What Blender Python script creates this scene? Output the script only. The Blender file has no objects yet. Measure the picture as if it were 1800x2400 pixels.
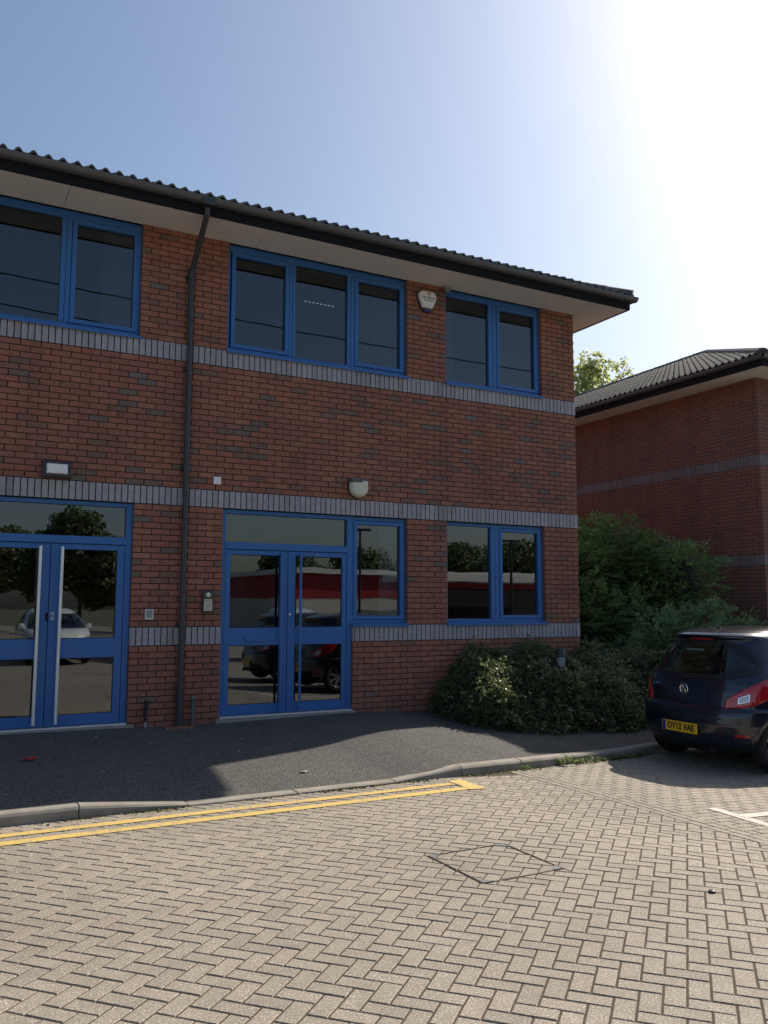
import bpy, math, random
import numpy as np
from mathutils import Vector, Matrix
R = math.radians
random.seed(7); rng = np.random.default_rng(7)
scene = bpy.context.scene
COL = scene.collection

# ------------------------------------------------------------------ camera, sky, sun, exposure
YAW, PITCH, ROLL = 0.497169973, 0.109442173, 0.00201397
cam = bpy.data.cameras.new('camera'); camo = bpy.data.objects.new('camera', cam); COL.objects.link(camo)
_f = Vector((math.sin(YAW)*math.cos(PITCH), math.cos(YAW)*math.cos(PITCH), math.sin(PITCH)))
_r = Vector((math.cos(YAW), -math.sin(YAW), 0)); _u = _r.cross(_f)
_r2 = _r*math.cos(ROLL)+_u*math.sin(ROLL); _u2 = -_r*math.sin(ROLL)+_u*math.cos(ROLL)
M = Matrix((( _r2.x,_u2.x,-_f.x,-9.18199),( _r2.y,_u2.y,-_f.y,-10.42156),( _r2.z,_u2.z,-_f.z,1.39021),(0,0,0,1)))
camo.matrix_world = M
cam.sensor_fit = 'VERTICAL'; cam.sensor_height = 24.0; cam.lens = 1990.295/2400*24.0
cam.clip_start = 0.05; cam.clip_end = 3000
scene.camera = camo

SUN_EL, SUN_AZ = R(40.2), R(16.8)          # azimuth measured from +X towards +Y
sun_dir = Vector((math.cos(SUN_EL)*math.cos(SUN_AZ), math.cos(SUN_EL)*math.sin(SUN_AZ), math.sin(SUN_EL)))
world = bpy.data.worlds.new('World'); scene.world = world; world.use_nodes = True
wn = world.node_tree; bg = wn.nodes['Background']
sky = wn.nodes.new('ShaderNodeTexSky'); sky.sky_type = 'NISHITA'; sky.sun_disc = False
sky.sun_elevation = SUN_EL; sky.sun_rotation = R(90)-SUN_AZ
sky.air_density = 1.2; sky.dust_density = 2.5; sky.ozone_density = 3.0; sky.altitude = 50
wn.links.new(sky.outputs[0], bg.inputs[0]); bg.inputs[1].default_value = 0.102
sl = bpy.data.lights.new('sun', 'SUN'); sl.energy = 4.9; sl.angle = R(0.55); sl.color = (1.0, 0.915, 0.77)
so = bpy.data.objects.new('sun', sl); COL.objects.link(so)
so.rotation_euler = sun_dir.to_track_quat('Z', 'Y').to_euler(); so.location = (20, 5, 25)
scene.view_settings.view_transform = 'Standard'; scene.view_settings.look = 'None'
scene.view_settings.exposure = 0.35; scene.view_settings.gamma = 1.0
scene.cycles.max_bounces = 8; scene.cycles.transparent_max_bounces = 24
scene.cycles.caustics_reflective = False; scene.cycles.caustics_refractive = False

# ------------------------------------------------------------------ materials
class NT:
    def __init__(s, name):
        s.m = bpy.data.materials.new(name); s.m.use_nodes = True; s.t = s.m.node_tree; s.n = s.t.nodes
        s.b = s.n['Principled BSDF']; s.out = s.n['Material Output']
    def new(s, t, **k):
        q = s.n.new('ShaderNode'+t)
        for a, v in k.items(): setattr(q, a, v)
        return q
    def link(s, a, b): s.t.links.new(a, b)
    def noise(s, scale, detail=3, rough=.55, vec=None):
        q = s.new('TexNoise'); q.inputs['Scale'].default_value = scale; q.inputs['Detail'].default_value = detail
        q.inputs['Roughness'].default_value = rough
        if vec is None:
            tc = s.new('TexCoord'); vec = tc.outputs['Object']
        s.link(vec, q.inputs['Vector']); return q.outputs[0]
    def ramp(s, fac, stops, interp='LINEAR'):
        q = s.new('ValToRGB'); q.color_ramp.interpolation = interp; e = q.color_ramp.elements
        while len(e) < len(stops): e.new(.5)
        for el, (p, c) in zip(e, stops):
            el.position = p; el.color = (*c, 1) if len(c) == 3 else c
        s.link(fac, q.inputs[0]); return q.outputs[0]
    def mix(s, fac, a, b, mode='MIX'):
        q = s.new('Mix', data_type='RGBA', blend_type=mode)
        if isinstance(fac, (int, float)): q.inputs[0].default_value = fac
        else: s.link(fac, q.inputs[0])
        for i, v in ((6, a), (7, b)):
            if isinstance(v, tuple): q.inputs[i].default_value = (*v, 1)
            else: s.link(v, q.inputs[i])
        return q.outputs[2]
    def math(s, op, a, b=None, c=None):
        q = s.new('Math', operation=op)
        for i, v in enumerate((a, b, c)):
            if v is None: continue
            if isinstance(v, (int, float)): q.inputs[i].default_value = v
            else: s.link(v, q.inputs[i])
        return q.outputs[0]
    def island(s): return s.new('NewGeometry').outputs['Random Per Island']
    def bump(s, h, strength=.3, dist=.005):
        q = s.new('Bump'); q.inputs['Strength'].default_value = strength; q.inputs['Distance'].default_value = dist
        s.link(h, q.inputs['Height']); s.link(q.outputs[0], s.b.inputs['Normal'])
    def col(s, c): s.link(c, s.b.inputs['Base Color'])
    def set(s, **k):
        for a, v in k.items():
            i = s.b.inputs[a.replace('_', ' ')]
            i.default_value = (*v, 1) if isinstance(v, tuple) and len(v) == 3 else v
        return s

def simple(name, c, rough=.5, var=.0, scale=8, **k):
    m = NT(name); m.set(Base_Color=c, Roughness=rough, **k)
    if var:
        n = m.noise(scale, 5)
        m.col(m.mix(n, tuple(x*(1-var) for x in c), tuple(min(1, x*(1+var)) for x in c)))
        m.bump(m.noise(scale*9, 4), .15, .002)
    return m.m

def brick_mat(name, stops, rough=.85):
    m = NT(name); m.set(Roughness=rough)
    c = m.ramp(m.island(), stops, 'LINEAR')
    n = m.noise(14, 6, .65); n2 = m.noise(90, 4, .7); n3 = m.noise(.9, 4)
    c = m.mix(.55, c, m.ramp(n, [(.25, (.45,.45,.47)), (.5, (1,1,1)), (.75, (1.25,1.18,1.1))]), 'MULTIPLY')
    c = m.mix(.4, c, m.ramp(n2, [(.3, (.6,.6,.6)), (.7, (1.25,1.25,1.25))]), 'MULTIPLY')
    c = m.mix(.5, c, m.ramp(n3, [(.3, (.72,.72,.74)), (.7, (1.15,1.12,1.08))]), 'MULTIPLY')
    tcs = m.new('TexCoord'); mps = m.new('Mapping'); mps.inputs['Scale'].default_value = (2.6,2.6,.22); m.link(tcs.outputs['Object'], mps.inputs[0])
    st = m.noise(1.0, 6, .65, mps.outputs[0]); c = m.mix(.6, c, m.ramp(st, [(.3,(.74,.76,.78)),(.5,(1,1,1)),(.72,(1.22,1.2,1.18))]), 'MULTIPLY')
    m.col(c); m.bump(n2, .5, .004); return m.m
RED = brick_mat('red_brick', [(0,(.30,.115,.078)),(.2,(.34,.135,.088)),(.4,(.28,.11,.082)),(.6,(.345,.15,.098)),(.75,(.295,.118,.085)),(.88,(.26,.115,.085)),(.93,(.19,.12,.092)),(.965,(.165,.125,.105)),(.99,(.17,.148,.145)),(1,(.24,.11,.09))])
RED_SHADED = brick_mat('shaded_red_brick', [(0,(.215,.095,.072)),(.3,(.235,.105,.08)),(.6,(.22,.108,.082)),(.85,(.2,.095,.075)),(.95,(.165,.105,.088)),(1,(.19,.095,.08))])  # same red brick, with the neighbour's shade and flare haze in its colour
BLUEB_SHADED = brick_mat('shaded_engineering_brick', [(0,(.17,.155,.165)),(.5,(.19,.175,.185)),(1,(.175,.15,.155))], .7)  # same band brick, dimmed in colour for the neighbour's shade and flare
BLUEB = brick_mat('blue_engineering_brick', [(0,(.31,.305,.345)),(.35,(.36,.355,.395)),(.6,(.33,.32,.35)),(.8,(.385,.375,.41)),(.95,(.29,.26,.27)),(1,(.335,.33,.365))], .45)
MORTAR = simple('mortar', (.045,.034,.029), .95, .3, 6)
MORTAR_HAZED = simple('hazed_mortar', (.075,.055,.047), .95, .3, 6)  # neighbour's joints lightened so the flare haze's low contrast sits in the colour
MORTARD = simple('dark_mortar', (.014,.013,.015), .95, .2, 6)
BLUE = NT('blue_painted_frame'); BLUE.set(Base_Color=(.018,.105,.42), Roughness=.38)
_n = BLUE.noise(3, 5); BLUE.col(BLUE.mix(_n, (.026,.125,.36), (.034,.155,.44))); BLUE.bump(BLUE.noise(60, 3), .05, .001); BLUE = BLUE.m
GROOVE = simple('dark_gasket', (.008,.009,.012), .8)
ALU = simple('brushed_aluminium', (.75,.76,.78), .3, Metallic=1.0)
ALU2 = simple('satin_tube', (.72,.72,.74), .42, Metallic=.6)
CONC = simple('kerb_concrete', (.27,.245,.21), .9, .45, 5)
STEPC = simple('step_concrete', (.27,.26,.24), .9, .35, 9)
BLACKPL = simple('dark_grey_pvc', (.035,.038,.045), .45, .15, 5)
GUTTER = simple('gutter_pvc', (.095,.098,.108), .4, .15, 5)
FASCIA = simple('fascia_paint', (.012,.012,.015), .8, .2, 3, Specular_IOR_Level=.15)
SOFFIT = NT('soffit_board'); SOFFIT.set(Roughness=.75)
SOFFIT.col(SOFFIT.mix(SOFFIT.noise(1.6, 5), (.68,.69,.70), (.78,.79,.80))); SOFFIT = SOFFIT.m
def tile_mat():
    m = NT('roof_tile'); m.set(Roughness=.8); n = m.noise(5, 6, .7); n2 = m.noise(60, 3)
    c = m.mix(n, (.052,.050,.054), (.115,.105,.10)); m.col(m.mix(m.ramp(m.noise(1.1, 5), [(.5,(0,0,0)),(.75,(1,1,1))]), c, (.11,.115,.07)))
    m.bump(n2, .3, .004); return m.m
TILE = tile_mat()
def glass_mat(name, base, tint=(.55,.6,.62), refl=(.93,.96,1)):
    m = NT(name); t = m.t; m.n.remove(m.b)
    g = m.new('NewGeometry'); d = m.new('VectorMath', operation='DOT_PRODUCT')
    m.link(g.outputs['Incoming'], d.inputs[0]); m.link(g.outputs['Normal'], d.inputs[1])
    a = m.math('ABSOLUTE', d.outputs['Value']); p = m.math('POWER', m.math('SUBTRACT', 1.0, a), 5.0)
    fac = m.math('MULTIPLY_ADD', p, 1-base, base)
    gl = m.new('BsdfGlossy'); gl.inputs['Roughness'].default_value = 0.0; gl.inputs['Color'].default_value = (*refl, 1)
    nn = m.new('Bump'); nn.inputs['Strength'].default_value = .03; nn.inputs['Distance'].default_value = .02
    m.link(m.noise(1.7, 1), nn.inputs['Height']); m.link(nn.outputs[0], gl.inputs['Normal'])
    tr = m.new('BsdfTransparent'); tr.inputs['Color'].default_value = (*tint, 1)
    mx = m.new('MixShader'); m.link(fac, mx.inputs[0]); m.link(tr.outputs[0], mx.inputs[1]); m.link(gl.outputs[0], mx.inputs[2])
    m.link(mx.outputs[0], m.out.inputs['Surface']); return m.m
GLASS = glass_mat('window_glass', .11)
GLASSU = glass_mat('tinted_window_glass', .085, (.4,.44,.47))
CARGLASS = glass_mat('car_glass', .06, (.6,.64,.64))
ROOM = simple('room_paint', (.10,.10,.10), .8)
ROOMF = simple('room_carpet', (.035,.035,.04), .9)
BLIND = simple('vertical_blind', (.62,.62,.64), .8)
PAPER = simple('paper_white', (.8,.8,.76), .7)
def asphalt_mat():
    m = NT('asphalt'); m.set(Roughness=.88)
    tc = m.new('TexCoord'); v = m.new('TexVoronoi'); v.inputs['Scale'].default_value = 95; m.link(tc.outputs['Object'], v.inputs['Vector'])
    c = m.ramp(v.outputs['Color'], [(.1,(.038,.038,.037)),(.5,(.062,.061,.059)),(.9,(.165,.158,.147))])
    big = m.noise(1.3, 6, .6); c = m.mix(.5, c, m.ramp(big, [(.3,(.72,.72,.74)),(.7,(1.2,1.17,1.12))]), 'MULTIPLY')
    m.col(c); h = m.math('SUBTRACT', 1.0, v.outputs['Distance']); m.bump(h, .9, .008); return m.m
ASPHALT = asphalt_mat()
def paver_mat():
    m = NT('block_paving'); m.set(Roughness=.82)
    c = m.ramp(m.island(), [(0,(.255,.223,.182)),(.25,(.281,.245,.2)),(.5,(.266,.232,.189)),(.7,(.290,.252,.205)),(.88,(.288,.239,.197)),(.95,(.238,.211,.177)),(1,(.27,.231,.189))])
    n = m.noise(105, 3, .75); c = m.mix(.95, c, m.ramp(n, [(.28,(.36,.36,.36)),(.44,(.9,.9,.9)),(.56,(1.04,1.04,1.04)),(.66,(2.6,2.6,2.6))]), 'MULTIPLY')
    big = m.noise(.55, 6, .6); c = m.mix(.55, c, m.ramp(big, [(.3,(.66,.67,.66)),(.7,(1.18,1.15,1.12))]), 'MULTIPLY')
    sp = m.noise(2.3, 7, .7); c = m.mix(1.0, c, m.ramp(sp, [(.27,(.66,.65,.64)),(.36,(1,1,1)),(.70,(1,1,1)),(.8,(1.12,1.12,1.1))]), 'MULTIPLY')
    mid = m.noise(11, 5, .6); c = m.mix(.35, c, m.ramp(mid, [(.3,(.65,.65,.65)),(.7,(1.2,1.2,1.2))]), 'MULTIPLY')
    m.col(c); m.bump(n, .6, .003); return m.m
PAVER = paver_mat()
JOINT = simple('joint_sand', (.060,.041,.025), .95, .4, 12)
ROADFAR = simple('far_paving', (.25,.22,.18), .9, .2, 2)
def worn_paint(name, c, wear):
    m = NT(name); m.set(Roughness=.7); n = m.noise(38, 6, .75); n2 = m.noise(4, 4)
    k = m.math('ADD', n, m.math('MULTIPLY', n2, .3)); 
    m.col(m.mix(m.ramp(k, [(wear,(0,0,0)),(wear+.07,(1,1,1))]), c, (.30,.26,.2)))
    m.bump(n, .3, .003); return m.m
YELLOW = worn_paint('yellow_line_paint', (.62,.43,.12), .675)
WHITE = worn_paint('white_line_paint', (.55,.53,.49), .675)
SOIL = simple('bed_soil', (.05,.04,.03), .95, .4, 9)
GRASSG = simple('rough_ground', (.09,.10,.05), .95, .4, .8)
def leaf_mat(name, a, b, rough=.45, trans=.35, tcol=None):
    m = NT(name); m.set(Roughness=rough)
    c = m.ramp(m.island(), [(0, a), (.6, b), (1, tuple(min(1, x*1.25) for x in b))]); m.col(c)
    tl = m.new('BsdfTranslucent'); 
    if tcol: tl.inputs[0].default_value = (*tcol, 1)
    else: m.link(c, tl.inputs[0])
    mx = m.new('MixShader'); mx.inputs[0].default_value = trans
    m.link(m.b.outputs[0], mx.inputs[1]); m.link(tl.outputs[0], mx.inputs[2]); m.link(mx.outputs[0], m.out.inputs['Surface']); return m.m
COTON = leaf_mat('cotoneaster_leaf', (.04,.062,.03), (.085,.12,.055), .26, .34, (.30,.34,.15))
ELDER = leaf_mat('elder_leaf', (.10,.18,.06), (.18,.29,.11), .38, .35)
ASHL = leaf_mat('sapling_leaf', (.09,.16,.08), (.16,.26,.12), .4, .4)
TREEL = leaf_mat('sunlit_tree_leaf', (.26,.30,.10), (.42,.45,.18), .5, .65)
DARKL = leaf_mat('treeline_leaf', (.06,.085,.03), (.12,.15,.055), .55, .3)
WEEDL = leaf_mat('weed_leaf', (.07,.12,.03), (.16,.22,.06), .5, .4)
BARK = simple('bark', (.075,.06,.045), .9, .3, 8)
CORE = simple('shrub_shade_core', (.02,.022,.014), .95, .3, 14)  # near-black colour carries the shade inside the shrubs' solid cores

# ------------------------------------------------------------------ mesh helpers
class MB:
    def __init__(s): s.v = []; s.f = []; s.mi = []
    def poly(s, pts, mi=0):
        n = len(s.v); s.v += [tuple(p) for p in pts]; s.f.append(tuple(range(n, n+len(pts)))); s.mi.append(mi)
    def box(s, x0, x1, y0, y1, z0, z1, mi=0, skip=''):
        n = len(s.v)
        s.v += [(x0,y0,z0),(x1,y0,z0),(x1,y1,z0),(x0,y1,z0),(x0,y0,z1),(x1,y0,z1),(x1,y1,z1),(x0,y1,z1)]
        for k, q in (('b',(3,2,1,0)),('t',(4,5,6,7)),('f',(0,1,5,4)),('r',(1,2,6,5)),('k',(2,3,7,6)),('l',(3,0,4,7))):
            if k in skip: continue
            s.f.append(tuple(n+i for i in q)); s.mi.append(mi)
    def prism(s, bot, top, mi=0, cap=True):
        n = len(s.v); k = len(bot); s.v += [tuple(p) for p in bot]+[tuple(p) for p in top]
        for i in range(k):
            j = (i+1) % k; s.f.append((n+i, n+j, n+k+j, n+k+i)); s.mi.append(mi)
        if cap:
            s.f.append(tuple(range(n+k-1, n-1, -1))); s.mi.append(mi); s.f.append(tuple(range(n+k, n+2*k))); s.mi.append(mi)
    def tube(s, pts, r, seg=10, mi=0, cap=True):
        pts = [Vector(p) for p in pts]; rs = r if isinstance(r, (list, tuple)) else [r]*len(pts); n = len(s.v)
        for i, p in enumerate(pts):
            d = (pts[min(i+1, len(pts)-1)]-pts[max(i-1, 0)]).normalized()
            a = d.orthogonal().normalized() if abs(d.z) > .95 or i == 0 and False else d.cross(Vector((0,0,1)))
            if a.length < 1e-4: a = d.cross(Vector((1,0,0)))
            a.normalize(); b = d.cross(a)
            if abs(d.z) > .95: a = Vector((1,0,0)); b = d.cross(a).normalized(); a = b.cross(d)
            for k in range(seg):
                t = 2*math.pi*k/seg; s.v.append(tuple(p+(a*math.cos(t)+b*math.sin(t))*rs[i]))
        for i in range(len(pts)-1):
            for k in range(seg):
                s.f.append((n+i*seg+k, n+i*seg+(k+1) % seg, n+(i+1)*seg+(k+1) % seg, n+(i+1)*seg+k)); s.mi.append(mi)
        if cap:
            s.f.append(tuple(n+k for k in range(seg))[::-1]); s.mi.append(mi)
            s.f.append(tuple(n+(len(pts)-1)*seg+k for k in range(seg))); s.mi.append(mi)
    def xf(s, mat, start=0):
        for i in range(start, len(s.v)): s.v[i] = tuple(mat @ Vector(s.v[i]))
    def build(s, name, mats, parent=None, smooth=False, bevel=0, loc=None):
        me = bpy.data.meshes.new(name); me.from_pydata(s.v, [], s.f); me.update()
        mats = mats if isinstance(mats, (list, tuple)) else [mats]
        for m in mats: me.materials.append(m)
        if len(mats) > 1: me.polygons.foreach_set('material_index', s.mi)
        o = bpy.data.objects.new(name, me); COL.objects.link(o)
        if parent: o.parent = parent
        if loc: o.location = loc
        if smooth:
            me.polygons.foreach_set('use_smooth', [True]*len(me.polygons))
            if smooth != 'all': me.set_sharp_from_angle(angle=R(38))
        if bevel:
            b = o.modifiers.new('bevel', 'BEVEL'); b.width = bevel; b.segments = 2; b.limit_method = 'ANGLE'; b.angle_limit = R(40)
        return o

def thing(name, label, cat, loc=(0,0,0), rz=0, group=None):
    o = bpy.data.objects.new(name, None); COL.objects.link(o); o.empty_display_size = .2
    o.location = loc; o.rotation_euler = (0,0,rz); tag(o, label, cat, group); return o
def tag(o, label, cat, group=None):
    o['label'] = label; o['category'] = cat
    if group: o['group'] = group
    return o
def struct(o, kind='structure'): o['kind'] = kind; return o
def copy_tree(o, parent=None):
    c = o.copy(); COL.objects.link(c)
    if parent: c.parent = parent
    for ch in list(o.children): copy_tree(ch, c)
    return c
def text_mb(mb, s, size, mat, mi=0, ext=.0015, off=0, spacing=1.0, sx=1.0):
    cu = bpy.data.curves.new('txt', 'FONT'); cu.body = s; cu.size = size; cu.extrude = ext; cu.offset = off
    cu.align_x = 'CENTER'; cu.align_y = 'CENTER'; cu.space_character = spacing
    o = bpy.data.objects.new('txt', cu); COL.objects.link(o)
    dg = bpy.context.evaluated_depsgraph_get(); dg.update(); me = bpy.data.meshes.new_from_object(o.evaluated_get(dg))
    n = len(mb.v); S = Matrix.Diagonal((sx,1,1,1))
    mb.v += [tuple(mat @ (S @ v.co)) for v in me.vertices]
    for p in me.polygons: mb.f.append(tuple(n+i for i in p.vertices)); mb.mi.append(mi)
    bpy.data.objects.remove(o); bpy.data.curves.remove(cu); bpy.data.meshes.remove(me)

def leaf_mesh(name, mat, P, N, size, parent=None, aspect=1.7, jit=.5, bend=True):
    """many leaf-shaped faces at points P, facing roughly N"""
    n = len(P); P = np.asarray(P, float); N = np.asarray(N, float)+rng.normal(0, jit, (n,3)); N /= np.linalg.norm(N, axis=1)[:,None]+1e-9
    A = rng.normal(0,1,(n,3)); A -= (A*N).sum(1)[:,None]*N; A /= np.linalg.norm(A, axis=1)[:,None]+1e-9
    B = np.cross(N, A); s = (size*rng.uniform(.65,1.35,n))[:,None] if np.isscalar(size) else np.asarray(size)[:,None]
    L = A*s*aspect*.5; W = B*s*.5; D = N*s*.18
    V = np.stack([P-L, P+W*.9-L*.1-D*0, P+L-D, P-W*.9-L*.1], 1).reshape(-1,3)
    return quads(name, mat, V, parent)
def quads(name, mat, V, parent=None):
    n = len(V)//4; me = bpy.data.meshes.new(name)
    me.vertices.add(len(V)); me.vertices.foreach_set('co', V.astype(np.float32).ravel())
    me.loops.add(4*n); me.loops.foreach_set('vertex_index', np.arange(4*n, dtype=np.int32))
    me.polygons.add(n); me.polygons.foreach_set('loop_start', np.arange(0,4*n,4, dtype=np.int32)); me.polygons.foreach_set('loop_total', np.full(n,4, dtype=np.int32))
    me.update(calc_edges=True); me.validate(); me.materials.append(mat)
    o = bpy.data.objects.new(name, me); COL.objects.link(o)
    if parent: o.parent = parent
    return o

# ------------------------------------------------------------------ ground heights
def lerp(a, b, t): return a+(b-a)*max(0, min(1, t))
def zroad(x): return lerp(-.305, -.49, (x+4.6)/3.4)
def zwall(x):
    pts = [(-30,-.03),(-8.4,-.03),(-7,-.035),(-6.4,-.065),(-5.85,-.06),(-4.1,-.03),(-3.6,-.05),(-2.5,-.11),(0,-.22),(4,-.5),(40,-.55)]
    for (a,b),(c,d) in zip(pts, pts[1:]):
        if x <= c: return lerp(b, d, (x-a)/(c-a))
    return -.5
def ykerb(x):                      # front face of the kerb
    return -3.11 if x < -4.6 else -3.11+min(x+4.6, 8)*.23
def zkerb(x):
    if x < -7.95: h = .1
    elif x < -7.15: h = lerp(.1, .02, (x+7.95)/.8)
    elif x < -5.05: h = .02
    elif x < -4.25: h = lerp(.02, .1, (x+5.05)/.8)
    else: h = .1
    return zroad(x)+h
def zpave(x, y):
    yk = ykerb(x)+.125; t = max(0, min(1, y/yk)); return lerp(zwall(x), zkerb(x)-.004, t)

# ------------------------------------------------------------------ ground, road, pavement, kerb
m = MB(); m.box(-400,400,-400,400,-1.2,-.62); struct(m.build('ground', GRASSG))
m = MB()
xs = [-60,-30,-14,-4.6,-3.7,-2.8,-1.9,-1.2,0,3.4,6,60]
for a, b in zip(xs, xs[1:]):
    m.poly([(a,-70,zroad(a)-.019),(b,-70,zroad(b)-.019),(b,ykerb(b)+.06,zroad(b)-.019),(a,ykerb(a)+.06,zroad(a)-.019)])
struct(m.build('road', ROADFAR))

def clip(poly, nx, ny, c):          # keep nx*x+ny*y<=c
    out = []
    for i in range(len(poly)):
        p, q = poly[i], poly[(i+1) % len(poly)]; a = nx*p[0]+ny*p[1]-c; b = nx*q[0]+ny*q[1]-c
        if a <= 0: out.append(p)
        if a*b < 0: t = a/(a-b); out.append((p[0]+(q[0]-p[0])*t, p[1]+(q[1]-p[1])*t))
    return out
def area(p): return abs(sum(p[i][0]*p[(i+1) % len(p)][1]-p[(i+1) % len(p)][0]*p[i][1] for i in range(len(p))))/2
def paver(mb, poly):
    if len(poly) < 3 or area(poly) < .0008: return
    cx = sum(p[0] for p in poly)/len(poly); cy = sum(p[1] for p in poly)/len(poly)
    tx, ty, tz = random.gauss(0,.005), random.gauss(0,.005), random.gauss(0,.0006)
    def ins(d):
        k = len(poly); out = []
        for i in range(k):
            p0, p1, p2 = Vector(poly[i-1]), Vector(poly[i]), Vector(poly[(i+1) % k])
            if (p1-p0).length < 1e-5 or (p2-p1).length < 1e-5: out.append(tuple(p1)); continue
            e1, e2 = (p1-p0).normalized(), (p2-p1).normalized(); n1, n2 = Vector((-e1.y,e1.x)), Vector((-e2.y,e2.x))
            dn = 1+n1.dot(n2); dn = max(dn, .4); out.append(tuple(p1+(n1+n2)*d/dn))
        return out
    sg = sum(poly[i][0]*poly[(i+1) % len(poly)][1]-poly[(i+1) % len(poly)][0]*poly[i][1] for i in range(len(poly)))
    if sg < 0: poly = poly[::-1]
    def z(x, y): return zroad(x)+tz+(x-cx)*tx+(y-cy)*ty
    A = [(x, y, z(x,y)-.02) for x, y in ins(.0046)]
    B = [(x, y, z(x,y)-.004) for x, y, _ in A]; T = [(x, y, z(x,y)) for x, y in ins(.0082)]
    n = len(mb.v); k = len(poly); mb.v += A+B+T
    for lv in (0, 1):
        for i in range(k):
            j = (i+1) % k; mb.f.append((n+lv*k+i, n+lv*k+j, n+(lv+1)*k+j, n+(lv+1)*k+i)); mb.mi.append(0)
    mb.f.append(tuple(range(n+2*k, n+3*k))); mb.mi.append(0)
XB0, XB1 = -3.60, -3.40            # soldier strip that divides the lane from the parking bays
# recessed cover: four corners of the frame
MH = [(-6.05,-5.29),(-5.42,-5.30),(-5.42,-5.92),(-6.06,-5.97)]
MHP = [(-6.055,-5.295),(-5.425,-5.295),(-5.425,-5.945),(-6.055,-5.945)]
blk = MB(); c45 = math.sqrt(.5); U = .1
ang = R(-48.0); cu, su = math.cos(ang), math.sin(ang)
def rot(u, v): return (-6+u*cu-v*su, -6+u*su+v*cu)
for i in range(-110, 110):
    for j in range(-110, 110):
        k = (i-j) % 4
        if k == 0: q = [(i,j),(i+2,j),(i+2,j+1),(i,j+1)]
        elif k == 3: q = [(i,j),(i+1,j),(i+1,j+2),(i,j+2)]
        else: continue
        p = [rot(a*U, b*U) for a, b in q]; mx = sum(a for a, b in p)/4; my = sum(b for a, b in p)/4
        if not (-13.2 < mx < XB0+.2 and -11.8 < my < -2.9): continue
        inn = MHP[0][0]-.15 < mx < MHP[1][0]+.15 and MHP[2][1]-.15 < my < MHP[0][1]+.15
        p = clip(p, 1, 0, XB0-.003); p = clip(p, 0, 1, -3.125)
        if len(p) < 3: continue
        if not inn: paver(blk, p); continue
        e = .0065; x0, x1, y1, y0 = MHP[0][0], MHP[1][0], MHP[0][1], MHP[2][1]
        box_ = clip(clip(clip(clip(p,-1,0,-x0),1,0,x1),0,-1,-y0),0,1,y1); ai = area(box_) if len(box_) > 2 else 0
        if ai < .0004 or ai > area(p)-.0004: paver(blk, p); continue
        paver(blk, clip(clip(clip(clip(p,-1,0,-x0-e),1,0,x1-e),0,-1,-y0-e),0,1,y1-e))
        paver(blk, clip(p,1,0,x0-e)); paver(blk, clip(p,-1,0,-x1-e))
        mid = clip(clip(p,-1,0,-x0+e if min(q_[0] for q_ in p) < x0-e else 99),1,0,x1+e if max(q_[0] for q_ in p) > x1+e else 99); paver(blk, clip(mid,0,1,y0-e)); paver(blk, clip(mid,0,-1,-y1-e))
y = -2.9                            # dividing strip: two rows of stretchers
for r in (0, 1):
    y = -2.7-(.1 if r else 0)
    while y > -11.8:
        p = [(XB0+.1*r, y-.2),(XB0+.1*r+.1, y-.2),(XB0+.1*r+.1, y),(XB0+.1*r, y)]
        paver(blk, clip(p, -.23, 1, -3.125+.23*4.6)); y -= .2
for r in range(0, 46):              # bays: running bond along the bay
    x0 = XB1+.2*r
    for s_ in range(0, 96):
        yy = -2.2-.1*s_; off = .1*(s_ % 2)
        p = [(x0+off, yy-.1),(x0+off+.2, yy-.1),(x0+off+.2, yy),(x0+off, yy)]
        if r == 0 and off: paver(blk, clip([(x0,yy-.1),(x0+.1,yy-.1),(x0+.1,yy),(x0,yy)], -.23, 1, -3.125+.23*4.6))
        paver(blk, clip(p, -.23, 1, -3.125+.23*4.6))
struct(blk.build('block_paving', PAVER))
m = MB()
xs = [-13.2,-4.6,-3.7,-2.8,-1.9,-1.2,0,3.4,5.7]
for a, b in zip(xs, xs[1:]):
    m.poly([(a,-11.8,zroad(a)-.0045),(b,-11.8,zroad(b)-.0045),(b,ykerb(b)+.01,zroad(b)-.0045),(a,ykerb(a)+.01,zroad(a)-.0045)])
struct(m.build('paving_joints', JOINT))

m = MB()                            # pavement
nx, ny = 120, 14
gx = [-14+ (9.0+14)*i/nx for i in range(nx+1)]
for i in range(nx):
    for j in range(ny):
        def P(x, t): y = lerp(.02, ykerb(x)+.12, t); return (x, y, zpave(x, y)+.006*math.sin(x*2.1+y*1.7)*(0 < t < 1))
        m.poly([P(gx[i],(j+1)/ny),P(gx[i+1],(j+1)/ny),P(gx[i+1],j/ny),P(gx[i],j/ny)])
o = struct(m.build('pavement', ASPHALT, smooth='all'))

m = MB()                            # kerb stones
edges = [-14.0]; x = -7.98
L = .915; xs = [-7.98-L*k for k in range(8)][::-1]+[-7.1,-6.1,-5.08,-4.27]+[-4.27+L*k for k in range(1,14)]
for a, b in zip(xs, xs[1:]):
    g = .004; dz = random.uniform(-.003,.003); dy = random.uniform(-.003,.003)
    def sec(x):
        yf = ykerb(x)+dy; zt = zkerb(x)+dz; zb = zroad(x)-.1; h = max(.012, (zt-zroad(x))*.3)
        return [(x,yf+.125,zb),(x,yf,zb),(x,yf,zt-h),(x,yf+.012,zt-h*.35),(x,yf+.03,zt),(x,yf+.125,zt)]
    m.prism(sec(a+g), sec(b-g))
m.f = [f for f in m.f]
struct(m.build('kerb', CONC, bevel=.004))

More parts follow.
